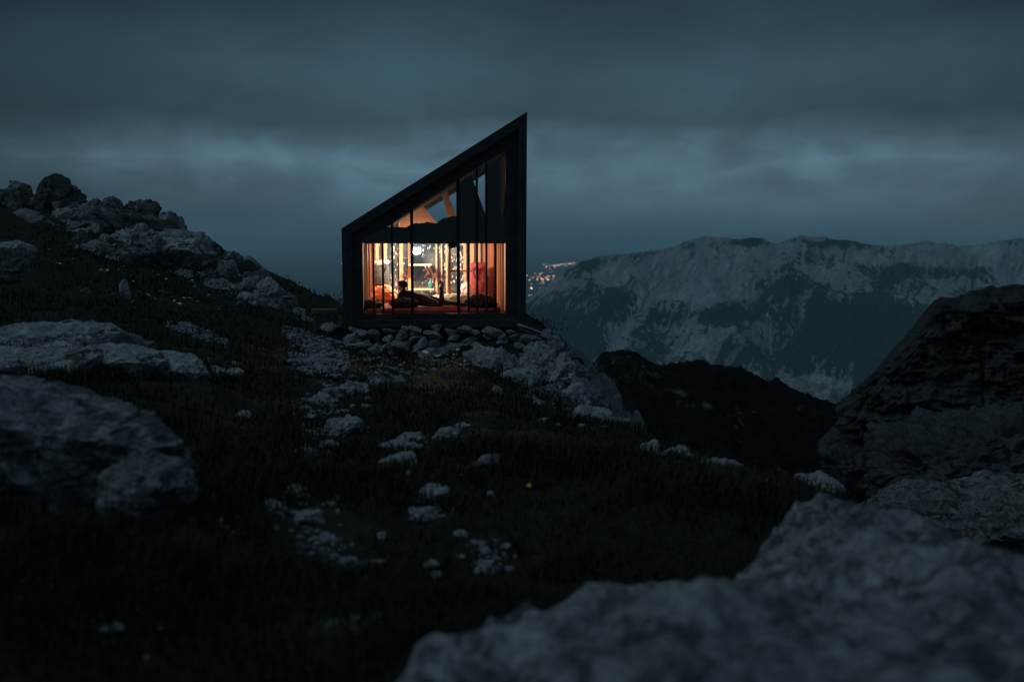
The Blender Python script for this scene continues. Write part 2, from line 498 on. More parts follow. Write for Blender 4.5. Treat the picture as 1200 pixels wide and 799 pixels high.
def gbase(x, y):
    out = np.zeros(len(x))
    for i in range(0, len(x), 60000):
        a, b = x[i:i + 60000], y[i:i + 60000]
        d = np.sqrt((a[:, None] - CT[None, :, 0]) ** 2 + (b[:, None] - CT[None, :, 1]) ** 2)
        out[i:i + 60000] = _tps(d) @ _W[:_n] + _W[_n] + _W[_n + 1] * a + _W[_n + 2] * b
    return out
def project(x, y, z):
    zc = y * CP - z * SP
    yc = y * SP + z * CP
    return 600 + F * x / np.maximum(zc, 0.01), 399.5 - F * yc / np.maximum(zc, 0.01)
def rockmask(x, y):
    """how much bare rock shows: the outcrop on the left slope and the flank on the right are rocky"""
    p = np.stack([x, y, np.zeros_like(x)], 1)
    m = fbm(p * 0.55, 5, 77, 0.6)
    left = smooth(-4.0, -7.0, x + (y - 18) * 0.15) * smooth(17.5, 20.5, y)
    flank = np.maximum(smooth(2.6, 3.6, x) * smooth(6.0, 9.0, y) * smooth(26.0, 20.0, y), smooth(0.5, 1.3, x) * smooth(15.2, 16.2, y) * smooth(26, 20, y))
    b = -0.6 * left + 0.9 * flank - 0.45 * smooth(19.0, 16.0, y) * smooth(3.2, 2.2, x)
    return smooth(0.55, 0.95, m + b * 0.95 + 0.02)
def groundz(x, y):
    p = np.stack([x, y, np.zeros_like(x)], 1)
    z = gbase(x, y)
    hutd = np.maximum(np.abs(x + 1.5) - 2.2, np.abs(y - 22) - 3.0)
    calm = smooth(0.0, 1.2, hutd)
    z = z + (fbm(p * 0.8, 4, 5) * 0.10 + fbm(p * 3.1, 4, 9) * 0.035) * (0.3 + 0.7 * calm)
    rm = rockmask(x, y)
    fl = smooth(0.6, 1.2, x) * smooth(14.8, 15.8, y) * smooth(24, 21, y)
    z = z + fl * (fbm(p * 1.9, 5, 15, 0.6) * 0.34 - 0.35 - (ridged(p * 1.2 + 4, 4, 19, 0.55) - 0.8) * 0.15)
    z = z + rm * calm * ((ridged(p * 0.75, 5, 3, 0.55) - 0.75) * 0.24 + 0.08)
    return z, rm

na, nr = 640, 540
aa = np.radians(np.linspace(-58, 56, na))
rr = np.geomspace(0.7, 75, nr)
AA, RR = np.meshgrid(aa, rr)
gx, gy = (np.sin(AA) * RR).ravel(), (np.cos(AA) * RR).ravel()
gz, grm = groundz(gx, gy)
idx = np.arange(na * nr).reshape(nr, na)
quads = np.stack([idx[:-1, :-1], idx[:-1, 1:], idx[1:, 1:], idx[1:, :-1]], -1).reshape(-1, 4)
gme = np_mesh('ground', np.stack([gx, gy, gz], 1), quads)
at = gme.attributes.new('bare', 'FLOAT', 'POINT')
at.data.foreach_set('value', grm.astype(np.float32))
def ground_mat():
    m, t = new_mat('knoll_ground')
    co = t.n('ShaderNodeTexCoord').outputs['Object']
    bare = t.n('ShaderNodeAttribute', attribute_name='bare').outputs['Fac']
    a = t.noise(co, 1.3, 6, 0.6, 0.3)
    b = t.noise(co, 7.0, 6, 0.65, 0.6)
    f = t.noise(co, 45.0, 5, 0.65)
    turf = t.ramp(t.m('ADD', t.m('MULTIPLY', a, 0.5), t.m('MULTIPLY', b, 0.5)), [(0.3, (0.010, 0.010, 0.007)), (0.5, (0.020, 0.022, 0.013)), (0.7, (0.032, 0.034, 0.020))])
    rk = t.ramp(t.m('ADD', t.m('MULTIPLY', a, 0.4), t.m('MULTIPLY', b, 0.6)), [(0.3, (0.04, 0.04, 0.042)), (0.5, (0.15, 0.15, 0.15)), (0.68, (0.30, 0.30, 0.29))])
    edge = t.maprange(t.m('ADD', bare, t.m('MULTIPLY', t.m('SUBTRACT', b, 0.5), 0.9)), 0.38, 0.58)
    c_ = t.mix(edge, turf, rk)
    g = t.maprange(f, 0.3, 0.7, 0.65, 1.35)
    c_ = t.mix(1.0, c_, t.n('ShaderNodeCombineXYZ', {0: g, 1: g, 2: g}), 'MULTIPLY')
    bp = t.n('ShaderNodeBump', {'Strength': 0.9, 'Distance': 0.07, 'Height': t.m('ADD', b, t.m('MULTIPLY', f, 0.35))})
    bs = t.n('ShaderNodeBsdfPrincipled', {'Base Color': c_, 'Roughness': 0.95, 'Specular IOR Level': 0.15, 'Normal': bp.outputs[0]})
    t.n('ShaderNodeOutputMaterial', {'Surface': bs.outputs[0]})
    return m
M['ground'] = ground_mat()
tag(link('ground', gme, M['ground']), 'grassy rocky knoll sloping away around the hut', 'ground', kind='structure')

_HT = np.linspace(1.5, 40, 1600)
def hit(px, py):
    """where the view ray through a pixel meets the knoll"""
    d = ray(px, py)
    x, y, z = d[0] / d[1] * _HT, _HT, d[2] / d[1] * _HT
    g, _ = groundz(x, y)
    k = np.nonzero(z <= g)[0]
    i = k[0] if len(k) else len(_HT) - 1
    return Vector((x[i], y[i], g[i]))
def gz1(x, y):
    return float(groundz(np.array([x]), np.array([y]))[0][0])

# ------------------------------------------------------------------ dark hill and cliff across the gap on the right
def interp(xs, pts):
    return np.interp(xs, [p[0] for p in pts], [p[1] for p in pts])
hp = np.linspace(300, 1500, 520)
crest = interp(hp, [(300, 470), (560, 465), (640, 442), (670, 425), (700, 415), (725, 403), (745, 404), (765, 413), (790, 421), (830, 419), (870, 428), (920, 445), (960, 458), (990, 468), (1040, 478), (1500, 500)])
hd = np.concatenate([np.linspace(38, 80, 200), np.linspace(80.4, 130, 60)])
HP, HD = np.meshgrid(hp, hd)
hx = (HP - 600) / F * HD
crz = -(np.broadcast_to(crest, HP.shape) - 280) / F * 80 / 0.997
t_ = np.clip((80 - HD) / 42, 0, 1)
pz = np.stack([hx.ravel(), HD.ravel(), np.zeros(hx.size)], 1)
hz = crz - 8.5 * t_ ** 1.15 - np.maximum(HD - 80, 0) * 0.9
hz = hz + (fbm(pz * 0.10, 5, 41, 0.55) * 1.4 * np.clip(t_ * 6 + .12, 0, 1).ravel() + (ridged(pz * 0.35, 5, 44, 0.55) - 0.8).ravel() * 0.45).reshape(hx.shape)
ii = np.arange(hx.size).reshape(hx.shape)
hq = np.stack([ii[:-1, :-1], ii[:-1, 1:], ii[1:, 1:], ii[1:, :-1]], -1).reshape(-1, 4)
hill_me = np_mesh('hill', np.stack([hx.ravel(), HD.ravel(), hz.ravel()], 1), hq)
def hill_mat():
    m, t = new_mat('dark_hill')
    co = t.n('ShaderNodeTexCoord').outputs['Object']
    a = t.noise(co, 0.16, 6, 0.62, 0.4)
    b = t.noise(co, 1.3, 6, 0.66, 0.4)
    sel = t.maprange(t.m('ADD', t.m('MULTIPLY', a, 0.62), t.m('MULTIPLY', b, 0.38)), 0.55, 0.64)
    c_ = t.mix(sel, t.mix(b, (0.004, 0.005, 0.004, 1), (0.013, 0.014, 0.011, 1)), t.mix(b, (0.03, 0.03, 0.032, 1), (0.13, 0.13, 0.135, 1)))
    bp = t.n('ShaderNodeBump', {'Strength': 0.9, 'Distance': 0.5, 'Height': b})
    bs = t.n('ShaderNodeBsdfPrincipled', {'Base Color': c_, 'Roughness': 0.95, 'Specular IOR Level': 0.1, 'Normal': bp.outputs[0]})
    t.n('ShaderNodeOutputMaterial', {'Surface': bs.outputs[0]})
    return m
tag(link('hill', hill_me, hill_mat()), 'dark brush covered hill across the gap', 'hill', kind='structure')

def pxrock(name, px, py, w_, h_, Y, seed, mat, label, cat='boulder', dep=0.9, sink=0.0, **kw):
    """a rock whose outline spans w_ by h_ photo pixels around px, py at distance Y"""
    s = Y / F
    loc = P(px, py, Y)
    sx, sz = w_ * s / 2, h_ * s / 2
    return rock(name, loc - Vector((0, 0, sink)), (sx * 1.12, max(sx, sz) * dep, sz * 1.12), seed, mat, label, cat, **kw)
def cliff_face():
    nu, nv = 420, 330
    pu = np.concatenate([np.linspace(955, 985, 90)[:-1], np.linspace(985, 1500, nu - 89)])
    cr_ = interp(pu, [(955, 478), (985, 466), (1000, 449), (1016, 434), (1040, 415), (1055, 398), (1068, 382), (1084, 362), (1098, 352), (1116, 350), (1130, 344), (1150, 336), (1172, 334), (1200, 337), (1260, 325), (1500, 300)])
    vv = np.concatenate([np.linspace(-0.5, 0, 60)[:-1], np.linspace(0, 1, nv - 59)])
    PU, VV = np.meshgrid(pu, vv)
    CRT = -(np.broadcast_to(cr_, PU.shape) - 280) / F * 50
    foot = -13.0
    v1 = np.clip(VV, 0, 1)
    Yb = 50 - 5.0 * v1 ** 0.7 - 0.4 * smooth(0.45, 0.62, v1) + np.maximum(-VV, 0) * 24
    Z = CRT + (foot - CRT) * v1 - np.maximum(-VV, 0) * 9
    side = np.clip(985 - PU, 0, None) / 30.0
    Yb = Yb + side * 9.0
    Z = Z * (1 + side * 9.0 / 50)
    X = (np.maximum(PU, 985) + 6 - 600) / F * Yb + side * 0.4
    edge = np.stack([Z.ravel() * 0.55, Yb.ravel() * 0.15, Z.ravel() * 0], 1)
    X = X + ((fbm(edge, 5, 431, 0.6) * 0.75).reshape(X.shape) - 0.7 * v1) * np.exp(-np.clip(PU - 985, 0, None) / 40.0)
    p = np.stack([X.ravel(), Yb.ravel(), Z.ravel()], 1)
    g = np.clip(np.abs(VV.ravel()) * 9, 0.15, 1) * (1 - 0.6 * np.exp(-np.clip(PU.ravel() - 985, 0, None) / 9.0)) * (1 - np.clip(side.ravel() * 30, 0, 1))
    blk = fbm(p * np.array([0.32, 0.32, 0.20]), 5, 401, 0.55)
    vert = smooth(0.80, 1.0, 1 - np.abs(vnoise(p * np.array([0.55, 0.55, 0.10]) + 0.25 * fbm(p * 0.6, 3, 407)[:, None], 405)) * 2)
    zz = p[:, 2] / 1.3 + 0.35 * fbm(p * 0.25, 3, 409); st = zz - np.floor(zz)
    led = smooth(0.0, 0.12, st) - st
    d = blk * 1.0 + led * 0.30 - vert * 0.45 + (ridged(p * 1.1, 5, 411, 0.6) - 0.8) * 0.35
    q = p.copy()
    q[:, 1] -= d * g
    q[:, 0] -= d * g * 0.35
    q[:, 2] += d * np.where(VV.ravel() <= 0.02, 0.25, 0.10)
    ii_ = np.arange(X.size).reshape(X.shape)
    return np_mesh('cliff', q, np.stack([ii_[:-1, :-1], ii_[1:, :-1], ii_[1:, 1:], ii_[:-1, 1:]], -1).reshape(-1, 4))
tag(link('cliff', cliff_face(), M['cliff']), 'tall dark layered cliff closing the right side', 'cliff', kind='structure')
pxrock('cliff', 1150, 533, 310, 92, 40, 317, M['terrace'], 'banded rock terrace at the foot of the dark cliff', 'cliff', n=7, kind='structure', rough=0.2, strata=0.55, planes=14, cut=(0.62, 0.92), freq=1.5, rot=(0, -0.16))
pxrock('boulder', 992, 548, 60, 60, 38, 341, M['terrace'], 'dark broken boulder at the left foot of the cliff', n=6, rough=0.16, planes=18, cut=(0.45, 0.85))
pxrock('rock_slab', 1130, 612, 300, 110, 26, 323, M['grey'], 'broad grey slab below the banded cliff terrace', 'rock slab', n=7, rough=0.12, planes=8, extra=[((0.1, -0.3, 1), 0.55)])
pxrock('rock_slab', 1215, 620, 200, 90, 21, 327, M['grey'], 'dark grey slab at right edge of frame below the cliff', 'rock slab', n=6, rough=0.12, planes=8)

# ------------------------------------------------------------------ far mountains and valley
ny, nx = 330, 560
mp_ = np.linspace(480, 1420, nx)
sk = [(480, 420), (560, 385), (617, 350), (640, 334), (660, 319), (690, 303), (706, 300), (740, 297), (770, 293), (800, 286), (818, 277), (840, 277), (858, 281), (872, 279), (886, 278), (897, 281), (907, 286),
      (920, 282), (934, 278), (946, 275), (958, 278), (975, 280), (1000, 283), (1020, 287), (1045, 288), (1065, 285), (1085, 283), (1105, 284), (1120, 289), (1140, 287), (1165, 283), (1200, 278), (1260, 270), (1420, 262)]
crestpy = interp(mp_, sk)
YC, floor_z = 7200.0, -920.0
NB_ = 40                                                       # rows behind the crest
tv = np.concatenate([np.linspace(-0.30, 0, NB_)[:-1], np.linspace(0, 1, ny - NB_ + 1)])
MP, TV = np.meshgrid(mp_, tv)
MY = YC - TV * 2000
mx = (MP - 600) / F * MY
cz = -(np.broadcast_to(crestpy, MP.shape) - 280) / F * YC
tcl = np.clip(TV, 0, 1)
pm = np.stack([mx.ravel(), MY.ravel(), np.zeros(mx.size)], 1)
shp = mx.shape
grow = np.clip(np.abs(TV) * 4, 0, 1)
SPURS = [
    [(617, 350, 7200), (640, 334, 7200), (660, 319, 7200), (690, 303, 7200), (706, 300, 7200), (740, 297, 7200), (770, 293, 7200), (800, 286, 7200), (818, 277, 7200), (840, 277, 7200), (872, 279, 7200), (897, 281, 7200), (907, 286, 7200), (934, 278, 7200), (946, 275, 7200),
     (975, 280, 7200), (1000, 283, 7200), (1045, 288, 7200), (1085, 283, 7200), (1120, 289, 7200), (1165, 283, 7200), (1200, 278, 7200), (1260, 270, 7200), (1420, 262, 7200)],
    [(617, 350, 7200), (590, 372, 7150), (520, 420, 7100)],
    [(830, 277, 7200), (806, 305, 6950), (786, 340, 6600), (748, 392, 6150), (712, 450, 5650)], [(806, 305, 6950), (835, 345, 6500), (826, 400, 6000), (800, 450, 5650)],
    [(946, 275, 7200), (925, 300, 6950), (905, 335, 6550), (862, 382, 6100), (830, 440, 5650)], [(925, 300, 6950), (960, 335, 6500), (945, 385, 6050), (910, 440, 5650)],
    [(1085, 283, 7200), (1060, 308, 6900), (1030, 345, 6450), (985, 392, 6000), (950, 440, 5600)], [(1060, 308, 6900), (1100, 345, 6450), (1070, 400, 5950)],
    [(706, 300, 7200), (690, 325, 6950), (668, 362, 6500), (640, 410, 6050)], [(760, 294, 7200), (738, 322, 6900), (716, 365, 6450), (690, 415, 6000)],
    [(885, 280, 7200), (868, 304, 6950), (858, 325, 6750)], [(1000, 283, 7200), (990, 308, 6900), (1000, 335, 6550)],
    [(1180, 281, 7200), (1160, 310, 6850), (1120, 350, 6400), (1090, 400, 5900)], [(1280, 268, 7200), (1250, 310, 6800), (1220, 370, 6200)]]
warpx = (fbm(pm / 420.0, 4, 61, 0.55) * 70); warpy = (fbm(pm / 420.0 + 31.0, 4, 62, 0.55) * 70)
qx, qy = pm[:, 0] + warpx, pm[:, 1] + warpy
hs = np.full(len(pm), -1e9)
for si, sp_ in enumerate(SPURS):
    pts = [np.array(P(*q_)) for q_ in sp_]
    for A_, B_ in zip(pts, pts[1:]):
        e = (B_ - A_)[:2]; L2 = e @ e
        tt = np.clip(((qx - A_[0]) * e[0] + (qy - A_[1]) * e[1]) / L2, 0, 1)
        dist = np.hypot(qx - A_[0] - tt * e[0], qy - A_[1] - tt * e[1])
        h_ = A_[2] + tt * (B_[2] - A_[2]) - dist * (0.62 if si else 0.72) + np.minimum(dist, 60) * 0.12
        hs = np.logaddexp(hs / 14.0, h_ / 14.0) * 14.0
mz = np.maximum(hs.reshape(shp), floor_z - 5) + (fbm(pm / 200.0, 5, 81, 0.55) * 26).reshape(shp) * (0.2 + 0.8 * grow)
# carve drainage: repeated stream-power incision along steepest descent
def erode(z, steps, K):
    ny_, nx_ = z.shape
    I = np.arange(z.size)
    for _ in range(steps):
        zp = np.pad(z, 1, mode='edge')
        best = np.full(z.shape, 0.0); rec = I.reshape(z.shape).copy()
        for dy in (-1, 0, 1):
            for dx in (-1, 0, 1):
                if dx == 0 and dy == 0: continue
                dd = math.hypot(dx, dy) * 11.5
                sl_ = (z - zp[1 + dy:1 + dy + ny_, 1 + dx:1 + dx + nx_]) / dd
                yy = np.clip(np.arange(ny_)[:, None] + dy, 0, ny_ - 1); xx = np.clip(np.arange(nx_)[None] + dx, 0, nx_ - 1)
                up_ = sl_ > best
                best = np.where(up_, sl_, best); rec = np.where(up_, yy * nx_ + xx, rec)
        zf_ = z.ravel().tolist(); rc = rec.ravel().tolist(); order = np.argsort(-z.ravel()).tolist()
        acc = [1.0] * len(zf_)
        for i in order:
            r_ = rc[i]
            if r_ != i: acc[r_] += acc[i]
        f = (K * np.sqrt(np.array(acc))).tolist()
        for i in reversed(order):
            r_ = rc[i]
            if r_ != i: zf_[i] = (zf_[i] + f[i] * zf_[r_]) / (1 + f[i])
        z = np.array(zf_).reshape(ny_, nx_)
        zp = np.pad(z, 1, mode='edge')
        z = z * 0.90 + 0.025 * (zp[:-2, 1:-1] + zp[2:, 1:-1] + zp[1:-1, :-2] + zp[1:-1, 2:])
    return z, np.log(np.array(acc)).reshape(ny_, nx_)
mz, macc = erode(mz, 7, 0.05)
mz = mz + (fbm(pm / 60.0, 4, 91, 0.6) * 12).reshape(shp) * (0.4 + 0.6 * grow)
# bring the skyline back to the one in the photograph
appar = (mz / MY).max(0)
want = -(crestpy - 280) / F * 0.997
_k = np.exp(-0.5 * (np.arange(-12, 13) / 5.0) ** 2); _k /= _k.sum()
fix_ = np.convolve(np.pad(want - appar, 12, mode='edge'), _k, mode='valid')
mz = mz + (fix_ * YC)[None] * np.clip(1 - tcl * 2.5, 0, 1)
im = np.arange(mx.size).reshape(mx.shape)
mq = np.stack([im[:-1, :-1], im[:-1, 1:], im[1:, 1:], im[1:, :-1]], -1).reshape(-1, 4)
mme = np_mesh('mountains', np.stack([pm[:, 0], pm[:, 1], mz.ravel()], 1), mq)
bpx, bpy_ = project(mx.ravel(), MY.ravel(), mz.ravel())
brush = np.zeros(mx.size)
for x_, y_, w_, h_, k_, sh_ in [(690, 309, 42, 9, 1, 0), (872, 284, 26, 5, 1, 0), (728, 348, 22, 30, .9, -.5), (680, 392, 42, 26, .9, -.4), (768, 372, 30, 26, .9, -.8), (905, 336, 60, 12, 1, -.5), (838, 366, 45, 14, 1, -.6),
                                (1010, 402, 90, 28, 1.5, 0), (1010, 370, 75, 18, 1.2, -.35), (1085, 318, 70, 8, .8, .1), (640, 372, 28, 26, .7, 0), (975, 286, 30, 6, .7, 0), (960, 300, 40, 8, .5, 0),
                                (800, 325, 55, 34, -1, -.4), (735, 385, 26, 34, -.7, -.6), (850, 340, 45, 16, -.8, -.5), (1000, 300, 70, 9, -.4, 0), (1130, 300, 70, 14, -.7, 0), (815, 400, 40, 34, -.5, -.5), (720, 322, 16, 16, -.8, .3)]:
    brush += k_ * np.exp(-(((bpx - x_) - (bpy_ - y_) * sh_) / w_) ** 2 - ((bpy_ - y_) / h_) ** 2)
A5 = mme.attributes.new('brush', 'FLOAT', 'POINT'); A5.data.foreach_set('value', brush.astype(np.float32))
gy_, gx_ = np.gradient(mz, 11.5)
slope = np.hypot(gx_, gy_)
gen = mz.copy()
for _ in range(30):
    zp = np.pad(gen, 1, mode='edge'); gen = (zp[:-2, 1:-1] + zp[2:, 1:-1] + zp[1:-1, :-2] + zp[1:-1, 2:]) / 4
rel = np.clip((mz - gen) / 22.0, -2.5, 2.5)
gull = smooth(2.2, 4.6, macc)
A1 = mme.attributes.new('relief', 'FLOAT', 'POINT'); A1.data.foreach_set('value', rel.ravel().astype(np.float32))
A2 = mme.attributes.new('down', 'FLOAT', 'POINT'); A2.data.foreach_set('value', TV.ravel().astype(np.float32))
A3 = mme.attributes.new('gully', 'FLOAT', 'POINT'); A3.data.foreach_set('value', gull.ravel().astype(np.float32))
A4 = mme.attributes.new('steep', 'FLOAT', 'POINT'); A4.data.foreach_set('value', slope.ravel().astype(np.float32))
def mountain_mat(VEG0=1.11, name='mountain_rock'):
    m, t = new_mat(name)
    co = t.n('ShaderNodeTexCoord').outputs['Object']
    rel_ = t.n('ShaderNodeAttribute', attribute_name='relief').outputs['Fac']
    dn = t.n('ShaderNodeAttribute', attribute_name='down').outputs['Fac']
    sp = t.n('ShaderNodeSeparateXYZ', {0: co})
    skx = t.m('ADD', sp.outputs[0], t.m('MULTIPLY', t.m('SUBTRACT', 7200.0, sp.outputs[1]), 0.62))
    v = t.n('ShaderNodeCombineXYZ', {0: t.m('DIVIDE', skx, 85.0), 1: t.m('DIVIDE', sp.outputs[1], 480.0), 2: t.m('DIVIDE', sp.outputs[2], 500.0)})
    st = t.noise(v, 1.0, 8, 0.68, 0.9)
    bl = t.noise(co, 0.0020, 5, 0.6, 0.5)
    fi = t.m('ADD', t.m('MULTIPLY', t.noise(co, 0.016, 6, 0.7, 0.6), 0.55), t.m('MULTIPLY', t.noise(co, 0.055, 5, 0.7), 0.45))
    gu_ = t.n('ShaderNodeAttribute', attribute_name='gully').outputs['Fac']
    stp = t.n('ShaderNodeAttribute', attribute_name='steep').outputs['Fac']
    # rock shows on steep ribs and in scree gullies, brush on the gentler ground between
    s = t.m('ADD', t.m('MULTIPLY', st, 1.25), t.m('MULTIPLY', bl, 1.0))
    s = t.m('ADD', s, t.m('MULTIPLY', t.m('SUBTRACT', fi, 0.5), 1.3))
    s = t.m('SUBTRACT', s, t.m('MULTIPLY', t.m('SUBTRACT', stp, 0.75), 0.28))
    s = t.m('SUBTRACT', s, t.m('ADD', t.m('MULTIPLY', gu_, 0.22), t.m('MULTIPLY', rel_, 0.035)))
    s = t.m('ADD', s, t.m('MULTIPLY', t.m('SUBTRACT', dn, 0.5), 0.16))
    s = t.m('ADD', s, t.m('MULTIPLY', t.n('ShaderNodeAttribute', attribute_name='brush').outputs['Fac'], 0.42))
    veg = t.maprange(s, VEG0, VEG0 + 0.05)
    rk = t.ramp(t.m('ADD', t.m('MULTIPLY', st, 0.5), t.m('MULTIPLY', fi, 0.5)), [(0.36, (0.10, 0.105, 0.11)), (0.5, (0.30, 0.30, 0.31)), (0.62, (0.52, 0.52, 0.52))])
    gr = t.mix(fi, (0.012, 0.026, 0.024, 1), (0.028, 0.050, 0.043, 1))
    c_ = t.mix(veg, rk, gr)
    bp = t.n('ShaderNodeBump', {'Strength': 1.0, 'Distance': 45.0, 'Height': t.m('ADD', st, t.m('MULTIPLY', fi, 0.4))})
    bs = t.n('ShaderNodeBsdfPrincipled', {'Base Color': c_, 'Roughness': 1.0, 'Specular IOR Level': 0.0, 'Normal': bp.outputs[0]})
    t.n('ShaderNodeOutputMaterial', {'Surface': bs.outputs[0]})
    return m
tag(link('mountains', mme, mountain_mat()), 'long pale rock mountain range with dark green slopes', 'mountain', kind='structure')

# nearer limestone spur below the range
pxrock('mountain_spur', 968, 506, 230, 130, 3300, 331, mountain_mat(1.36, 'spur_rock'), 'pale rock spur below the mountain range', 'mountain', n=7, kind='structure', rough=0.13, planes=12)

bm = bmesh.new()
bmesh.ops.create_grid(bm, x_segments=90, y_segments=90, size=1.0)
for v in bm.verts:
    v.co = Vector((v.co.x * 60000, v.co.y * 46000 + 44000, floor_z - 1))
def valley_mat():
    m, t = new_mat('valley_floor')
    co = t.n('ShaderNodeTexCoord').outputs['Object']
    a = t.noise(co, 0.0004, 6, 0.6, 0.4)
    c_ = t.ramp(a, [(0.35, (0.018, 0.028, 0.024)), (0.5, (0.03, 0.042, 0.034)), (0.65, (0.06, 0.066, 0.05))])
    bs = t.n('ShaderNodeBsdfPrincipled', {'Base Color': c_, 'Roughness': 1.0, 'Specular IOR Level': 0.0})
    t.n('ShaderNodeOutputMaterial', {'Surface': bs.outputs[0]})
    return m
tag(bm_obj('valley', bm, valley_mat()), 'broad valley floor far below in blue haze', 'valley', kind='structure')

# town lights in the valley
def valley_pt(px, py):
    d = ray(px, py)
    k = floor_z / d[2]
    return d * k
rs = random.Random(5)
spots = []
for cx_, cy_, sx_, sy_, n_, wm in [(628, 326, 9, 2.6, 30, 0.85), (657, 310, 7, 1.2, 16, 0.6), (646, 313, 7, 2.5, 12, .5), (638, 328, 4, 2.4, 16, 0.9), (671, 308.6, 5, .5, 12, 0.5), (622, 338, 3, 1.5, 8, 0.3),
                                   (650, 324, 3, 1.5, 6, 0.4), (622, 347, 3, 2, 5, .2), (640, 318, 12, 6, 12, .6)]:
    for _ in range(n_):
        spots.append((rs.gauss(cx_, sx_), rs.gauss(cy_, sy_), rs.random() < wm, rs.uniform(0.25, 1.0) ** 1.5))
spots += [(400.5, 309, False, 1.0), (397, 309, False, .5), (387, 319, False, .45), (657.5, 310, False, 1.7)]
for warm, nm, col, st_ in ((True, 'town_lights', (1.0, 0.40, 0.22), 13.0), (False, 'town_lights', (1.0, 0.76, 0.62), 15.0)):
    Vs, Fs = [], []
    Vi, Ti = ico(1)
    for px, py, wm, sz in spots:
        if wm != warm or py < 304: continue
        p = valley_pt(px, py)
        r_ = np.linalg.norm(p) / F * 0.31 * math.sqrt(sz)
        Fs.append(Ti + sum(len(v) for v in Vs))
        Vs.append(Vi * r_ * np.array([1, 1, 1]) + p + np.array([0, 0, r_ * 0.6]))
    o = link(nm, np_mesh(nm, np.concatenate(Vs), np.concatenate(Fs)), emit_mat('town_glow', col, st_, 'NONE'))
    tag(o, 'distant orange street lights of the valley town' if warm else 'distant white lights of the valley town', 'lights', kind='stuff')

# ------------------------------------------------------------------ haze
bm = bmesh.new()
add_box(bm, -70000, 70000, -4000, 95000, floor_z - 4, 75)
hm, t = new_mat('haze')
pv = t.n('ShaderNodeVolumePrincipled', {'Color': (0.67, 0.91, 1.0, 1), 'Density': 0.000036, 'Anisotropy': 0.0})
t.n('ShaderNodeOutputMaterial', {'Volume': pv.outputs[0]})
ho = bm_obj('haze', bm, hm)
tag(ho, 'thin blue evening haze over the valley', 'haze', kind='stuff')

# ------------------------------------------------------------------ the hut
SC = 60.0                                  # photo pixels per metre at the facade
HL = P(510, 386, HY)
HR = math.atan(90.0 / F)
EYE = -HL.z
hut = empty('mountain_hut', HL, HR)
tag(hut, 'dark angular mountain hut with lit glass front on stone base', 'hut')
def fp(px, py, d=0.0):
    s = (HY + d) / HY
    return ((px - 510) / SC * s, EYE - (py - 280) / SC * s)
def poly(pts, d=0.0): return [fp(a, b, d) for a, b in pts]
HM = Matrix.Translation(HL) @ Matrix.Rotation(HR, 4, 'Z')
def hp3(px, py, d):
    x, z = fp(px, py, d)
    return Vector((x, d, z))
DEP = 4.0
O_ = [fp(402.5, 384), fp(402.5, 268), fp(618.5, 133), fp(617.5, 384)]
I1 = [fp(414, 375), fp(414, 274), fp(609, 152), fp(608, 375)]
I2 = [fp(426, 368), fp(426, 281), fp(594, 177), fp(594, 368)]
for k in range(4):
    j = (k + 1) % 4
    q = [np.array(p_) for p_ in (O_[k], O_[j], I1[j], I1[k])]
    e_ = (q[1] - q[0]) / np.linalg.norm(q[1] - q[0]) * 0.0035
    q[0] = q[0] + e_; q[3] = q[3] + e_; q[1] = q[1] - e_; q[2] = q[2] - e_
    bm = bmesh.new(); add_prism(bm, [tuple(p_) for p_ in q], 0.0, 0.24)
    bmesh.ops.bevel(bm, geom=list(bm.edges), offset=0.004, segments=1, affect='EDGES')
    bm_obj('frame_board', bm, M['char_x'] if k in (1, 3) else M['char'], hut)
I1b = [(a + 0.004 * (1 if a < 0 else -1) * -1, b) for a, b in I1]
bm = bmesh.new(); add_ring(bm, I1b, I2, 0.12, 0.30); bm_obj('inner_frame', bm, M['char_x'], hut)
# joints across the portal frame
for k, (a, b) in enumerate([((402, 380), (619, 380)), ]):
    pass
# shell: walls, roof, floor
def shrink(pl, d):
    cx_ = sum(p[0] for p in pl) / 4; cz_ = sum(p[1] for p in pl) / 4
    return pl
xl, zl = O_[1]; xr, zr = O_[2]; zb = O_[0][1]
bm = bmesh.new(); add_prism(bm, [(xl + 0.02, zb), (xl + 0.02, zl - 0.03), (xl + 0.18, zl + 0.04), (xl + 0.18, zb)], 0.245, DEP - 0.1); bm_obj('outer_wall', bm, M['char'], hut)
bm = bmesh.new(); add_prism(bm, [(xr - 0.18, zb), (xr - 0.18, zr - 0.18), (xr - 0.035, zr - 0.10), (xr - 0.035, zb)], 0.245, DEP - 0.1); bm_obj('outer_wall', bm, M['char'], hut)
sl = (zr - zl) / (xr - xl)
bm = bmesh.new()
add_prism(bm, [(xl + 0.184, zl + 0.184 * sl - 0.20), (xl + 0.184, zl + 0.184 * sl - 0.02), (xr - 0.184, zr - 0.184 * sl - 0.02), (xr - 0.184, zr - 0.184 * sl - 0.20)], 0.245, DEP - 0.1)
bm_obj('roof', bm, M['char_x'], hut)
bm = bmesh.new(); add_box(bm, xl + 0.185, xr - 0.185, 0.305, DEP - 0.1, zb + 0.02, I2[0][1] - 0.005); bm_obj('floor', bm, M['floor'], hut)
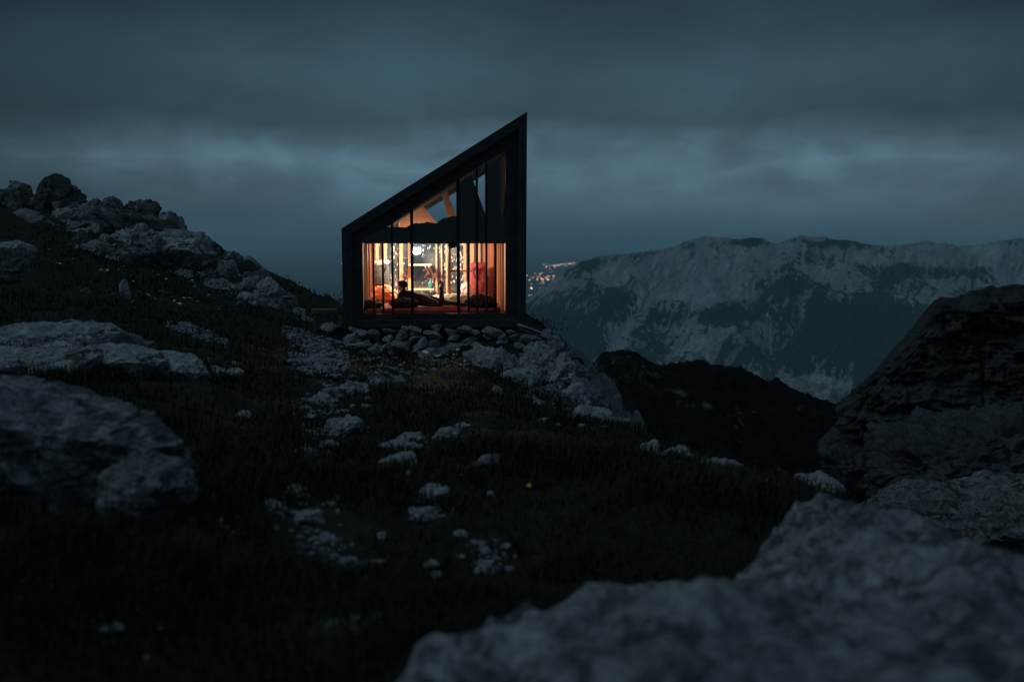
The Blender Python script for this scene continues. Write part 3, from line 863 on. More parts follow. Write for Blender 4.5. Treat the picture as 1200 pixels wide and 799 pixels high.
# timber linings
li, ri = I2[0][0] - 0.02, I2[2][0] + 0.02
zf = I2[0][1]
def roofz(x, off=0.0): return I2[1][1] + (x - I2[1][0]) * (I2[2][1] - I2[1][1]) / (I2[2][0] - I2[1][0]) + off
bm = bmesh.new(); add_box(bm, li - 0.03, li, 0.31, DEP - 0.12, zf, roofz(li) - 0.02); bm_obj('wall_lining', bm, M['wood'], hut)
bm = bmesh.new(); add_box(bm, ri, ri + 0.03, 0.31, DEP - 0.12, zf, 1.68); bm_obj('wall_lining', bm, M['wood'], hut)
bm = bmesh.new(); add_box(bm, ri, ri + 0.03, 0.31, DEP - 0.12, 1.684, roofz(ri) - 0.06); bm_obj('wall_lining', bm, M['dark_shade_wood'], hut)  # upper lining coloured near-black to paint in the unlit loft's shade
bm = bmesh.new(); add_prism(bm, [(li, roofz(li, 0.02)), (li, roofz(li, 0.06)), (ri, roofz(ri, 0.06)), (ri, roofz(ri, 0.02))], 0.31, DEP - 0.12); bm_obj('ceiling_lining', bm, M['dark_shade_wood'], hut)  # ceiling shade put into the wood colour, so no lit strip shows
# front glazing
zlo = fp(0, 285.5)[1]
bm = bmesh.new(); add_prism(bm, [(I2[0][0], zf), (I2[0][0], zlo), (I2[3][0], zlo), (I2[3][0], zf)], 0.262, 0.272); bm_obj('lower_window', bm, M['glass'], hut)
bm = bmesh.new(); add_prism(bm, [(I2[1][0], zlo + 0.03), I2[1], I2[2], (I2[3][0], zlo + 0.03)], 0.262, 0.272); bm_obj('upper_window', bm, M['glass'], hut)
# black bars in front of the glass
for px, wd, topx in [(438, 2.6, 0), (449, 2.6, 0), (460.2, 2.8, 1), (483.3, 3.6, 1), (538, 4.0, 1), (549.8, 2.8, 0), (560.2, 2.8, 1), (571.4, 2.8, 1), (582.5, 2.8, 0)]:
    x = fp(px, 0)[0]; h_ = wd / SC / 2
    zt = roofz(x, 0.01) if topx else zlo + 0.02
    bm = bmesh.new(); add_box(bm, x - h_, x + h_, 0.225, 0.258, zf - 0.01, zt, 0.004)
    bm_obj('mullion', bm, M['black'], hut)
# loft platform
bm = bmesh.new(); add_box(bm, li + 0.004, ri - 0.004, 0.315, 2.1, zlo, fp(0, 273.5)[1], 0.01); bm_obj('loft_platform', bm, M['dark_shade_wood'], hut)
# dark loft partition with its slanted cut, two timber panels
d = 2.2
bm = bmesh.new(); add_prism(bm, poly([(538, 284), (538, 206), (552, 198), (556, 214), (574, 264), (574, 284)], d), d, d + 0.04); bm_obj('loft_partition', bm, M['dark_shade_wood'], hut)
bm = bmesh.new(); add_prism(bm, poly([(572, 284), (572, 186), (597, 170), (597, 284)], d), d + 0.045, d + 0.085); bm_obj('loft_partition', bm, M['dark_shade_wood'], hut)
# rear wall: frame, wet glass and studs
d = DEP - 0.12
Rr = [(li - 0.02, zf - 0.02), (li - 0.02, roofz(li, 0.05)), (ri + 0.02, roofz(ri, 0.05)), (ri + 0.02, zf - 0.02)]
bm = bmesh.new(); add_prism(bm, [Rr[0], (Rr[0][0], zlo), (Rr[3][0], zlo), Rr[3]], d, d + 0.012); bm_obj('rear_window', bm, M['wet'], hut)
bm = bmesh.new(); add_prism(bm, [(Rr[0][0], zlo + 0.004), Rr[1], Rr[2], (Rr[3][0], zlo + 0.004)], d, d + 0.012); bm_obj('rear_window', bm, M['glass'], hut)
bm = bmesh.new(); add_ring(bm, [(xl + 0.03, zb), (xl + 0.03, zl - 0.02), (xr - 0.04, zr - 0.06), (xr - 0.04, zb)], [(li + 0.05, zf + 0.06), (li + 0.05, roofz(li, -0.03)), (ri - 0.05, roofz(ri, -0.11)), (ri - 0.05, zf + 0.06)], d + 0.015, d + 0.2)
bm_obj('rear_frame', bm, M['char'], hut)
ds = d - 0.1
for px, wd, py0, py1 in [(443, 3.5, 376, 264), (452.5, 3.5, 376, 258), (471, 4.5, 376, 247), (480.5, 3.6, 376, 242), (512, 2.0, 376, 286), (518, 1.4, 376, 286), (524.0, 2.0, 376, 286), (545.5, 3.0, 376, 284), (554, 4.5, 376, 284), (562, 3.5, 376, 284), (572, 4.5, 376, 284)]:
    x, z0 = fp(px, py0, ds); _, z1 = fp(px, py1, ds)
    h_ = wd / SC / 2 * (HY + ds) / HY
    bm = bmesh.new(); add_box(bm, x - h_, x + h_, ds, ds + 0.09, zf, min(z1, roofz(x, 0.0)), 0.005)
    bm_obj('stud', bm, M['stud'], hut)
# studs standing on the side walls
for k, y_ in enumerate((0.75, 1.5, 2.25, 3.0)):
    bm = bmesh.new(); add_box(bm, li + 0.003, li + 0.075, y_, y_ + 0.05, zf, zlo - 0.003, 0.004); bm_obj('stud', bm, M['stud'], hut)
    bm = bmesh.new(); add_box(bm, ri - 0.045, ri - 0.003, y_ + 0.2, y_ + 0.26, zf, zlo - 0.003, 0.004); bm_obj('stud', bm, M['stud'], hut)
# pale board panel on the right rear
bm = bmesh.new(); x0 = fp(566, 0, ds)[0]; add_box(bm, x0, ri - 0.05, ds - 0.06, ds - 0.03, zf, zlo - 0.005); bm_obj('board_panel', bm, M['wood'], hut)
# rafters lit from below
d = 3.0
bm = bmesh.new(); add_prism(bm, poly([(468, 276), (470, 257), (484, 246), (494, 239), (516, 265), (516, 276)], d), d, d + 0.05); bm_obj('rafter', bm, M['rafter'], hut)
bm = bmesh.new(); add_prism(bm, poly([(517, 224), (524, 219.5), (528, 234), (539, 262), (539, 280), (534, 280), (526, 258), (522, 240)], d), d, d + 0.06); bm_obj('rafter', bm, M['rafter'], hut)
# shelves at the rear window
def shelf(px0, px1, py, d0, d1, th=0.03):
    d = d0
    x0, z = fp(px0, py, d); x1, _ = fp(px1, py, d)
    bm = bmesh.new(); add_box(bm, x0, x1, d0, d1, z - th, z, 0.004)
    return bm_obj('shelf', bm, M['stud'], hut)
s1 = shelf(479, 506, 309.5, 3.3, 3.75)
bm = bmesh.new()
for q in (502, 506):
    add_tube(bm, [hp3(q - 3, 312.4, 3.3), hp3(q + 1.5, 321, 3.62)], 0.011, 6)
bm_obj('bracket', bm, M['stud'], s1)
s2 = shelf(479, 508, 338.5, 3.3, 3.75)
for o in hut.children: pass

# ladder to the loft
HI = HM
lad = empty('ladder', HM @ Vector((fp(532.5, 0, 1.6)[0], 1.6, zf)), HR)
tag(lad, 'pale wooden ladder leaning up to the loft', 'ladder')
for px in (527.2, 537.6):
    x = (px - 532.5) / SC * (HY + 1.6) / HY
    bm = bmesh.new()
    top = fp(0, 282, 1.6)[1] - zf
    add_box(bm, x - 0.026, x + 0.026, 0, 0.07, 0, top, 0.006)
    bm_obj('rail', bm, M['stud'], lad)
for pz_ in (300, 317, 334, 350):
    z = fp(0, pz_, 1.6)[1] - zf
    bm = bmesh.new(); x = 4.8 / SC * (HY + 1.6) / HY
    add_box(bm, -x + 0.006, x - 0.006, 0.01, 0.055, z - 0.02, z + 0.02, 0.005)
    if pz_ in (317, 350): bm_obj('rung', bm, M['stud'], lad)
    else: bm.free()
# cross rail on the right studs, same height as the rung
bm = bmesh.new(); x0 = fp(539, 0, 2.4)[0]; x1 = fp(555, 0, 2.4)[0]; z = fp(0, 317.5, 2.4)[1]; add_box(bm, x0, x1, 2.4, 2.44, z - 0.022, z + 0.022, 0.004); bm_obj('cross_rail', bm, M['stud'], hut)

# ------------------------------------------------------------------ things inside the hut
def inhut(px, py, d): return HM @ hp3(px, py, d)
def bed_z(): return fp(0, 361.5, 0.4)[1]
BZ = bed_z()
def cloth_mat(name, col, sheen=0.0, sc=14.0):
    return plain_mat(name, col, 0.85, 0.35, sc, 0.5, 0.2)
# mattress
mt = empty('mattress', HM @ Vector((0, 0.32, zf)), HR)
tag(mt, 'wide red brown sleeping mattress along the lower bunk', 'mattress')
V, T = rock_verts(7, (1, 1, 1), 4, 0, 0.0)
bm = bmesh.new(); add_box(bm, li + 0.06, ri - 0.09, 0.06, 3.3, 0.002, BZ - zf, 0.03)
bmesh.ops.subdivide_edges(bm, edges=bm.edges, cuts=3, use_grid_fill=True)
for v in bm.verts:
    if v.co.z > 0.05:
        v.co.z += 0.012 * math.sin(v.co.x * 9 + v.co.y * 4)
bm_obj('pad', bm, cloth_mat('mattress_red', (0.24, 0.055, 0.05)), mt, True)
# pale sheet on the lit part of the bunk
def lump(name, px, py, w_, h_, d, dep, seed, mat, label, cat, n=5, rough=0.16, planes=5, freq=1.3, **kw):
    s = (HY + d) / HY / SC
    loc = inhut(px, py, d)
    return rock(name, loc, (w_ * s / 2, dep, h_ * s / 2), seed, mat, label, cat, n=n, rz=HR, rough=rough, planes=planes, cut=(0.75, 0.95), freq=freq, **kw)
lump('sheet', 528, 352.5, 62, 15, 1.7, 0.55, 401, cloth_mat('cream_sheet', (0.74, 0.66, 0.56)), 'bright cream sheet spread on the bunk under the ladder', 'bed sheet', rough=0.1)
lump('sleeping_bag', 447, 346, 36, 22, 2.4, 0.36, 403, cloth_mat('orange_bag', (0.82, 0.34, 0.19)), 'puffed orange sleeping bag heaped at left end of the bunk', 'sleeping bag')
lump('clothing_pile', 437, 357, 26, 12, 0.62, 0.22, 404, cloth_mat('dark_cloth', (0.02, 0.014, 0.014)), 'dark crumpled clothes in front of the orange sleeping bag', 'clothes')
lump('clothing_pile', 474, 355.5, 36, 12, 0.55, 0.16, 412, cloth_mat('dark_jacket_heap', (0.018, 0.012, 0.012)), 'dark jacket heap in front of the lying person', 'clothes')
lump('blanket', 525, 360.5, 44, 6, 0.62, 0.2, 406, cloth_mat('red_blanket', (0.28, 0.05, 0.045)), 'dark red blanket along the front edge of the bunk', 'blanket', rough=0.08)
lump('duffel_bag', 565, 355, 38, 16, 0.7, 0.24, 407, cloth_mat('black_bag', (0.016, 0.013, 0.013)), 'black duffel heap on the right end of the bunk', 'bag')
lump('stuff_sack', 568.5, 346, 11, 9, 0.95, 0.11, 409, cloth_mat('orange_sack', (0.72, 0.26, 0.10)), 'small orange stuff sack on top of the black duffel', 'bag', n=4)
lump('white_bag', 547, 341, 15, 24, 2.8, 0.14, 410, cloth_mat('white_bag', (0.62, 0.60, 0.60)), 'pale grey plastic bag beside the red backpack', 'bag', n=4)

def backpack(px, py, w_, h_, d, col, label, lidcol):
    s = (HY + d) / HY / SC
    hw, hh = w_ * s / 2, h_ * s / 2
    root = empty('backpack', inhut(px, py + h_ / 2, d), HR)
    tag(root, label, 'backpack')
    bm = bmesh.new(); add_box(bm, -hw, hw, -0.13, 0.13, 0, hh * 1.62, 0.05)
    for v in bm.verts:
        k = v.co.z / (hh * 1.62)
        v.co.x *= 0.92 + 0.16 * math.sin(k * 3.0) + 0.03 * mnoise.noise(v.co * 7)
    bm_obj('sack', bm, cloth_mat('pack_' + label[:5], col), root, True)
    bm = bmesh.new(); add_box(bm, -hw * 0.98, hw * 0.98, -0.15, 0.12, hh * 1.60, hh * 2.0, 0.06)
    for v in bm.verts: v.co.z += 0.06 * v.co.x + 0.03 * mnoise.noise(v.co * 9)
    bm_obj('lid', bm, cloth_mat('lid_' + label[:5], lidcol), root, True)
    bm = bmesh.new(); add_box(bm, -hw * 0.62, hw * 0.62, -0.20, -0.128, hh * 0.2, hh * 0.95, 0.03)
    bm_obj('front_pocket', bm, cloth_mat('pocket_' + label[:5], tuple(c_ * 0.7 for c_ in col)), root, True)
    for sx in (-1, 1):
        bm = bmesh.new(); add_tube(bm, [(sx * hw * 0.5, -0.17, hh * 1.75), (sx * hw * 0.62, -0.165, hh * 1.45), (sx * hw * 0.4, -0.15, hh * 1.1)], 0.016, 6)
        bm_obj('strap', bm, M['black'], root)
    return root
backpack(447.5, 320.5, 20, 33, 3.5, (0.07, 0.075, 0.085), 'grey backpack with pale lid hanging on the left wall', (0.62, 0.56, 0.48))
backpack(561.5, 328, 21, 40, 3.4, (0.33, 0.07, 0.08), 'red backpack with dark straps standing by right wall', (0.36, 0.06, 0.07))

# the lamp
lamp = empty('lantern', inhut(489, 297.5, 3.0), HR)
tag(lamp, 'small glowing camping lantern in front of the wet window', 'lantern')
bm = bmesh.new(); add_tube(bm, [(0, 0, 0.015), (0, 0, 0.04), (0, 0, 0.10), (0, 0, 0.125)], 0.075, 14, 0.07); bm_obj('globe', bm, emit_mat('lamp_globe', (1.0, 0.95, 0.88), 80.0), lamp, True)
bm = bmesh.new(); add_tube(bm, [(0, 0, -0.02), (0, 0, 0.012)], 0.056, 14); bm_obj('base', bm, M['black'], lamp)
bm = bmesh.new(); add_tube(bm, [(0, 0, 0.128), (0, 0, 0.15)], 0.05, 14, 0.02); bm_obj('cap', bm, M['black'], lamp)
bm = bmesh.new(); add_tube(bm, [(0, 0, 0.15), (0, 0, zlo + 0.55 - lamp.location.z + HL.z)], 0.004, 6); bm_obj('cord', bm, M['black'], lamp)
ld = bpy.data.lights.new('lantern_light', 'POINT')
ld.energy = 330.0
ld.color = (1.0, 0.70, 0.46)
ld.shadow_soft_size = 0.06
lo = bpy.data.objects.new('lantern_light', ld); COL.objects.link(lo)
lo.parent = lamp; lo.location = (0, -0.16, 0.06)

# dark sleeping bags on the loft, seen against the rear window
DB = cloth_mat('loft_bag', (0.014, 0.013, 0.014))
lump('sleeping_bag', 500, 269, 44, 16, 0.85, 0.3, 421, DB, 'dark sleeping bag hump lying on the loft left of centre', 'sleeping bag', rough=0.1)
lump('sleeping_bag', 533, 266, 42, 24, 0.9, 0.3, 423, DB, 'taller dark sleeping bag hump on the loft beside the partition', 'sleeping bag', rough=0.1)
lump('loft_mattress', 482, 271, 125, 9, 0.75, 0.4, 425, DB, 'thin dark mattress along the loft edge', 'mattress', rough=0.05)
lump('stuff_sack', 530.5, 286.5, 10, 9, 0.36, 0.05, 427, DB, 'small black sack hanging below the loft edge', 'bag', n=4)
bpy.data.objects['stuff_sack.001'].location = inhut(530.5, 286.5, 0.31) if 'stuff_sack.001' in bpy.data.objects else (0, 0, 0)

# cooking pot and mug on the shelves
def lathe(bm, prof, seg=16, c0=(0, 0, 0)):
    rings = []
    for r_, z in prof:
        rings.append([bm.verts.new((c0[0] + r_ * math.cos(2 * math.pi * k / seg), c0[1] + r_ * math.sin(2 * math.pi * k / seg), c0[2] + z)) for k in range(seg)])
    for A, B in zip(rings, rings[1:]):
        for k in range(seg): bm.faces.new((A[k], A[(k + 1) % seg], B[(k + 1) % seg], B[k]))
    bm.faces.new(rings[0][::-1]); bm.faces.new(rings[-1])
bm = bmesh.new(); lathe(bm, [(0.045, 0), (0.05, 0.02), (0.05, 0.13), (0.03, 0.16), (0.018, 0.17), (0.018, 0.2)])
b_ = bm_obj('bottle', bm, cloth_mat('teal_bottle', (0.03, 0.16, 0.16)), None, True)
b_.location = inhut(504.5, 338.3, 3.5); tag(b_, 'small teal bottle standing on the lower shelf', 'bottle')
# ------------------------------------------------------------------ the person lying on the bunk
def skin_mesh(name, joints, edges, root, levels=2):
    me = bpy.data.meshes.new(name)
    names = list(joints)
    me.from_pydata([joints[k][0] for k in names], [(names.index(a), names.index(b)) for a, b in edges], [])
    o = bpy.data.objects.new(name, me); COL.objects.link(o)
    o.modifiers.new('skin', 'SKIN')
    sk_ = me.skin_vertices[0].data if len(me.skin_vertices) else None
    if sk_ is None:
        bpy.context.view_layer.objects.active = o
        sk_ = me.skin_vertices[0].data
    for i, k in enumerate(names):
        r_ = joints[k][1]
        sk_[i].radius = r_ if isinstance(r_, tuple) else (r_, r_)
        sk_[i].use_root = (k == root)
    o.modifiers['skin'].use_smooth_shade = True
    sb = o.modifiers.new('sub', 'SUBSURF'); sb.levels = levels; sb.render_levels = levels
    dg = bpy.context.evaluated_depsgraph_get()
    res = bpy.data.meshes.new_from_object(o.evaluated_get(dg))
    bpy.data.objects.remove(o)
    return res
per = empty('person', HM @ Vector((fp(494, 0, 0.95)[0], 0.95, BZ)), HR + R(-36))
tag(per, 'person in dark clothes lying face down with one shin raised', 'person')
J = {'pelvis': ((0.10, 0, 0.13), (0.17, 0.14)), 'waist': ((-0.08, 0, 0.16), (0.17, 0.14)), 'chest': ((-0.28, 0, 0.20), (0.20, 0.15)), 'collar': ((-0.40, 0, 0.25), (0.14, 0.11)),
     'neck': ((-0.455, 0, 0.295), 0.052), 'jaw': ((-0.49, 0, 0.34), 0.072), 'skull': ((-0.50, 0, 0.40), 0.088), 'crownh': ((-0.49, 0, 0.465), 0.055), 'nose': ((-0.585, 0, 0.375), 0.016)}
Ed = [('pelvis', 'waist'), ('waist', 'chest'), ('chest', 'collar'), ('collar', 'neck'), ('neck', 'jaw'), ('jaw', 'skull'), ('skull', 'crownh'), ('skull', 'nose')]
for s_, nm in ((-1, 'a'), (1, 'b')):
    J['sh' + nm] = ((-0.38, 0.19 * s_, 0.235), 0.062); J['el' + nm] = ((-0.45, 0.23 * s_, 0.05), 0.042); J['wr' + nm] = ((-0.66, 0.09 * s_, 0.035), 0.028); J['pa' + nm] = ((-0.735, 0.07 * s_, 0.035), 0.032)
    Ed += [('collar', 'sh' + nm), ('sh' + nm, 'el' + nm), ('el' + nm, 'wr' + nm), ('wr' + nm, 'pa' + nm)]
    for f_ in range(4):
        a_ = (f_ - 1.5) * 0.018
        L_ = (0.055, 0.066, 0.07, 0.058)[f_]
        J['f%d%s' % (f_, nm)] = ((-0.735 - L_ * 0.6, 0.07 * s_ + a_ * 1.2, 0.034), 0.0085); J['t%d%s' % (f_, nm)] = ((-0.735 - L_, 0.07 * s_ + a_ * 1.3, 0.018), 0.007)
        Ed += [('pa' + nm, 'f%d%s' % (f_, nm)), ('f%d%s' % (f_, nm), 't%d%s' % (f_, nm))]
    J['th' + nm] = ((-0.72, 0.07 * s_ - 0.045 * s_, 0.03), 0.01); J['tt' + nm] = ((-0.755, 0.07 * s_ - 0.065 * s_, 0.022), 0.008)
    Ed += [('wr' + nm, 'th' + nm), ('th' + nm, 'tt' + nm)]
    J['hip' + nm] = ((0.17, 0.095 * s_, 0.125), 0.115)
    Ed += [('pelvis', 'hip' + nm)]
# far leg stretched out, near leg bent with the shin up
J['kna'] = ((0.57, -0.12, 0.065), 0.062); J['ana'] = ((0.60, -0.12, 0.44), 0.040); J['hla'] = ((0.625, -0.12, 0.485), 0.038); J['toa'] = ((0.55, -0.12, 0.555), 0.030)
J['cfa'] = ((0.60, -0.12, 0.20), 0.056)
J['knb'] = ((0.58, 0.14, 0.07), 0.062); J['cfb'] = ((0.72, 0.16, 0.07), 0.055); J['anb'] = ((0.98, 0.18, 0.06), 0.038); J['tob'] = ((1.12, 0.19, 0.04), 0.030)
Ed += [('hipa', 'kna'), ('kna', 'cfa'), ('cfa', 'ana'), ('ana', 'hla'), ('hla', 'toa'), ('hipb', 'knb'), ('knb', 'cfb'), ('cfb', 'anb'), ('anb', 'tob')]
pm_ = skin_mesh('body', J, Ed, 'pelvis')
pm_.materials.clear()
pm_.materials.append(cloth_mat('dark_jacket', (0.018, 0.013, 0.013)))
pm_.materials.append(plain_mat('skin', (0.42, 0.23, 0.16), 0.6, 0.1, 20, 0.05))
pm_.materials.append(cloth_mat('dark_trousers', (0.03, 0.012, 0.013)))
pm_.materials.append(cloth_mat('grey_sock', (0.16, 0.10, 0.09)))
for p in pm_.polygons:
    c_ = p.center
    p.use_smooth = True
    if (c_.x < -0.44 and c_.z > 0.29) or c_.x < -0.66: p.material_index = 1
    elif c_.z > 0.43 and c_.x > 0.4: p.material_index = 3
    elif c_.x > 0.08: p.material_index = 2
link('body', pm_, None, per)
V, T = rock_verts(55, (0.105, 0.10, 0.095), 4, 0, 0.05)
V = V[:]
V[:, 2] = np.where(V[:, 2] < -0.02, -0.02 + (V[:, 2] + 0.02) * 0.25, V[:, 2])
hb = link('beanie', np_mesh('beanie', V, T), cloth_mat('black_beanie', (0.015, 0.011, 0.011)), per)
hb.location = (-0.475, 0, 0.44); hb.rotation_euler = (0, R(18), 0)

# ------------------------------------------------------------------ dry-stone base of the hut
base = empty('dry_stone_base', HM @ Vector((0, 0, 0)), HR)
tag(base, 'low dry stone wall of stacked pale rocks under the hut', 'stone wall')
rs = random.Random(21)
stone_me = []
for k in range(12):
    V, T = rock_verts(600 + k, (1.0, rs.uniform(0.75, 1.0), rs.uniform(0.62, 0.85)), 4, planes=20, rough=0.09, cut=(0.38, 0.8), freq=1.3)
    me = np_mesh('stone', V, T, True)
    me.materials.append(M['stone'])
    stone_me.append(me)
def stone(px, py, w_, h_, d, rot=None):
    s = (HY + d) / HY / SC
    o = bpy.data.objects.new('stone', rs.choice(stone_me))
    COL.objects.link(o)
    o.parent = base
    x, z = fp(px, py, d)
    o.location = (x, d, z)
    sx = w_ * s / 2 * 1.15
    o.scale = (sx, sx * rs.uniform(0.8, 1.1), h_ * s / 2 * 1.5)
    o.rotation_euler = (rs.uniform(-0.5, 0.5), rot if rot is not None else rs.uniform(-0.42, 0.42), rs.uniform(-0.6, 0.6) + (math.pi if rs.random() < .5 else 0))
for row, (y0, d, xa, xb, hh) in enumerate([(388.5, -0.02, 408, 636, 9), (396.5, -0.12, 400, 644, 10), (405, -0.22, 398, 648, 10), (413.5, -0.34, 404, 636, 10), (421, -0.45, 412, 560, 10)]):
    x = xa + rs.uniform(-4, 4)
    while x < xb:
        w_ = rs.uniform(11, 23) if rs.random() < 0.75 else rs.uniform(23, 34)
        h_ = hh * rs.uniform(0.7, 1.6)
        stone(x + w_ / 2, y0 + rs.uniform(-2, 2), w_ * 1.05, h_, d + rs.uniform(-0.12, 0.1))
        x += w_ * 0.93
stone(474, 384.5, 17, 9, 0.0, 0.15); stone(511, 384, 14, 8, -0.02, -0.1); stone(486, 386, 18, 8, -0.04, 0.25); stone(550, 386.5, 20, 8, -0.05)
stone(409, 398, 26, 16, -0.3, -0.6); stone(423, 391, 24, 11, -0.2, 0.2); stone(416, 405, 17, 12, -0.35); stone(459, 417, 18, 26, -0.5, 0.35); stone(437, 413, 24, 15, -0.45); stone(474, 407, 16, 10, -0.45)
stone(648, 398, 20, 16, 0.0); stone(655, 408, 22, 18, 0.05); stone(640, 391, 18, 11, 0.1); stone(630, 396, 20, 12, -0.1)
for _ in range(34):
    px = rs.choice([rs.uniform(396, 480), rs.uniform(396, 640), rs.uniform(630, 662)]); py = rs.uniform(400, 427)
    stone(px, py, rs.uniform(12, 26), rs.uniform(8, 15), -0.3 - (py - 400) / 27 * 0.45 + rs.uniform(-.1, .1), rs.uniform(-0.8, 0.8))
for q in range(22):     # core stones behind the face carry the floor
    stone(410 + q * 10, 392 + rs.uniform(-1, 4), 24, 14, 0.5 + rs.uniform(0, 0.5))

# ------------------------------------------------------------------ boulders
B = []
def boulder(px, py, w_, h_, Y, seed, label, mat='pale', name='boulder', n=6, **kw):
    return pxrock(name, px, py, w_, h_, Y, seed, M[mat], label, n=n, **kw)
# flank below the right corner of the hut
boulder(590, 432, 100, 40, 17.2, 101, 'broad pale boulder under the right half of the hut', rough=0.22, planes=14, cut=(0.45, 0.82))
boulder(632, 428, 60, 48, 17.6, 102, 'blocky pale boulder right below the hut corner', rough=0.22, planes=14, cut=(0.45, 0.82))
boulder(655, 440, 56, 60, 17.4, 103, 'steep cracked boulder dropping right of the hut corner', rough=0.22, planes=14, cut=(0.45, 0.82))
boulder(672, 470, 60, 54, 16.6, 104, 'lowest pale boulder of the flank right of the hut', rough=0.22, planes=14, cut=(0.45, 0.82))
boulder(640, 468, 70, 40, 16.2, 105, 'grey boulder half sunk in grass below the flank', 'grey', rough=0.22, planes=14, cut=(0.45, 0.82))
boulder(694, 486, 44, 22, 15.6, 106, 'small pale boulder ending the flank against the dark hill', rough=0.15, n=5)
boulder(676, 441, 34, 34, 17.9, 107, 'dark jagged boulder on the skyline of the flank', 'grey', rough=0.17, n=5)
boulder(606, 446, 50, 22, 16.4, 108, 'flat pale boulder in front of the broad boulder under the hut', rough=0.13, n=5)
boulder(648, 414, 34, 28, 18.8, 110, 'dark wedge shaped boulder against the corner of the stone base', 'grey', rough=0.16, n=5)
boulder(664, 424, 30, 26, 18.4, 111, 'rough boulder on the skyline just right of the stone base', 'grey', rough=0.16, n=5)
boulder(686, 462, 34, 34, 17.4, 112, 'rough boulder on the skyline midway down the flank', 'pale', rough=0.17, n=6)
boulder(700, 474, 30, 30, 16.8, 113, 'dark boulder on the skyline near the foot of the flank', 'grey', rough=0.17, n=5)
boulder(652, 486, 44, 22, 15.6, 114, 'sharp edged boulder poking out of grass at the flank foot', 'grey', rough=0.15, n=5)
boulder(622, 452, 34, 22, 16.6, 115, 'small mossy boulder between the flat one and the steep cracked one', 'grey', rough=0.15, n=5)
boulder(676, 492, 40, 18, 15.2, 116, 'low pale boulder at the very foot of the flank', 'pale', rough=0.15, n=5)
boulder(722, 494, 36, 12, 15.0, 109, 'flat grey rock low on the far side of the flank', 'grey', rough=0.14, n=5)
# slabs on the left in the middle distance
boulder(36, 418, 170, 74, 9.6, 121, 'long pale slab with dark cracks at left edge behind big boulder', 'pale', 'rock_slab', sink=0.12, dep=0.55, rough=0.10, extra=[((0.15, -0.35, 1), 0.5)])
boulder(118, 416, 150, 62, 10.2, 122, 'pale cracked slab in the middle of the left slab row', 'pale', 'rock_slab', sink=0.12, dep=0.55, rough=0.11, extra=[((0.3, -0.3, 1), 0.5)])
boulder(190, 422, 110, 52, 10.8, 123, 'tilted pale slab right of the middle slab', 'pale', 'rock_slab', sink=0.12, dep=0.55, rough=0.11, extra=[((0.45, -0.3, 1), 0.5)])
boulder(236, 428, 76, 30, 11.4, 124, 'low pale slab tapering into grass at the end of the slab row', 'pale', 'rock_slab', sink=0.12, dep=0.55, rough=0.12, extra=[((0.4, -0.3, 1), 0.5)])
boulder(268, 437, 34, 13, 11.4, 125, 'small pale rock at the tip of the slab row', 'pale', n=5)
boulder(66, 396, 190, 50, 11.0, 126, 'broad pale slab behind the slab row near left edge', 'pale', 'rock_slab', rough=0.12, dep=0.5, sink=0.05, planes=12, extra=[((0.25, -0.35, 1), 0.5)])
boulder(140, 400, 90, 36, 11.3, 128, 'grey slab rising behind the middle slab', 'grey', 'rock_slab', rough=0.13, dep=0.5, sink=0.05, planes=14, extra=[((0.35, -0.3, 1), 0.5)])
boulder(10, 300, 56, 34, 16, 127, 'pale rock at left edge on the dark slope', 'pale', n=5)
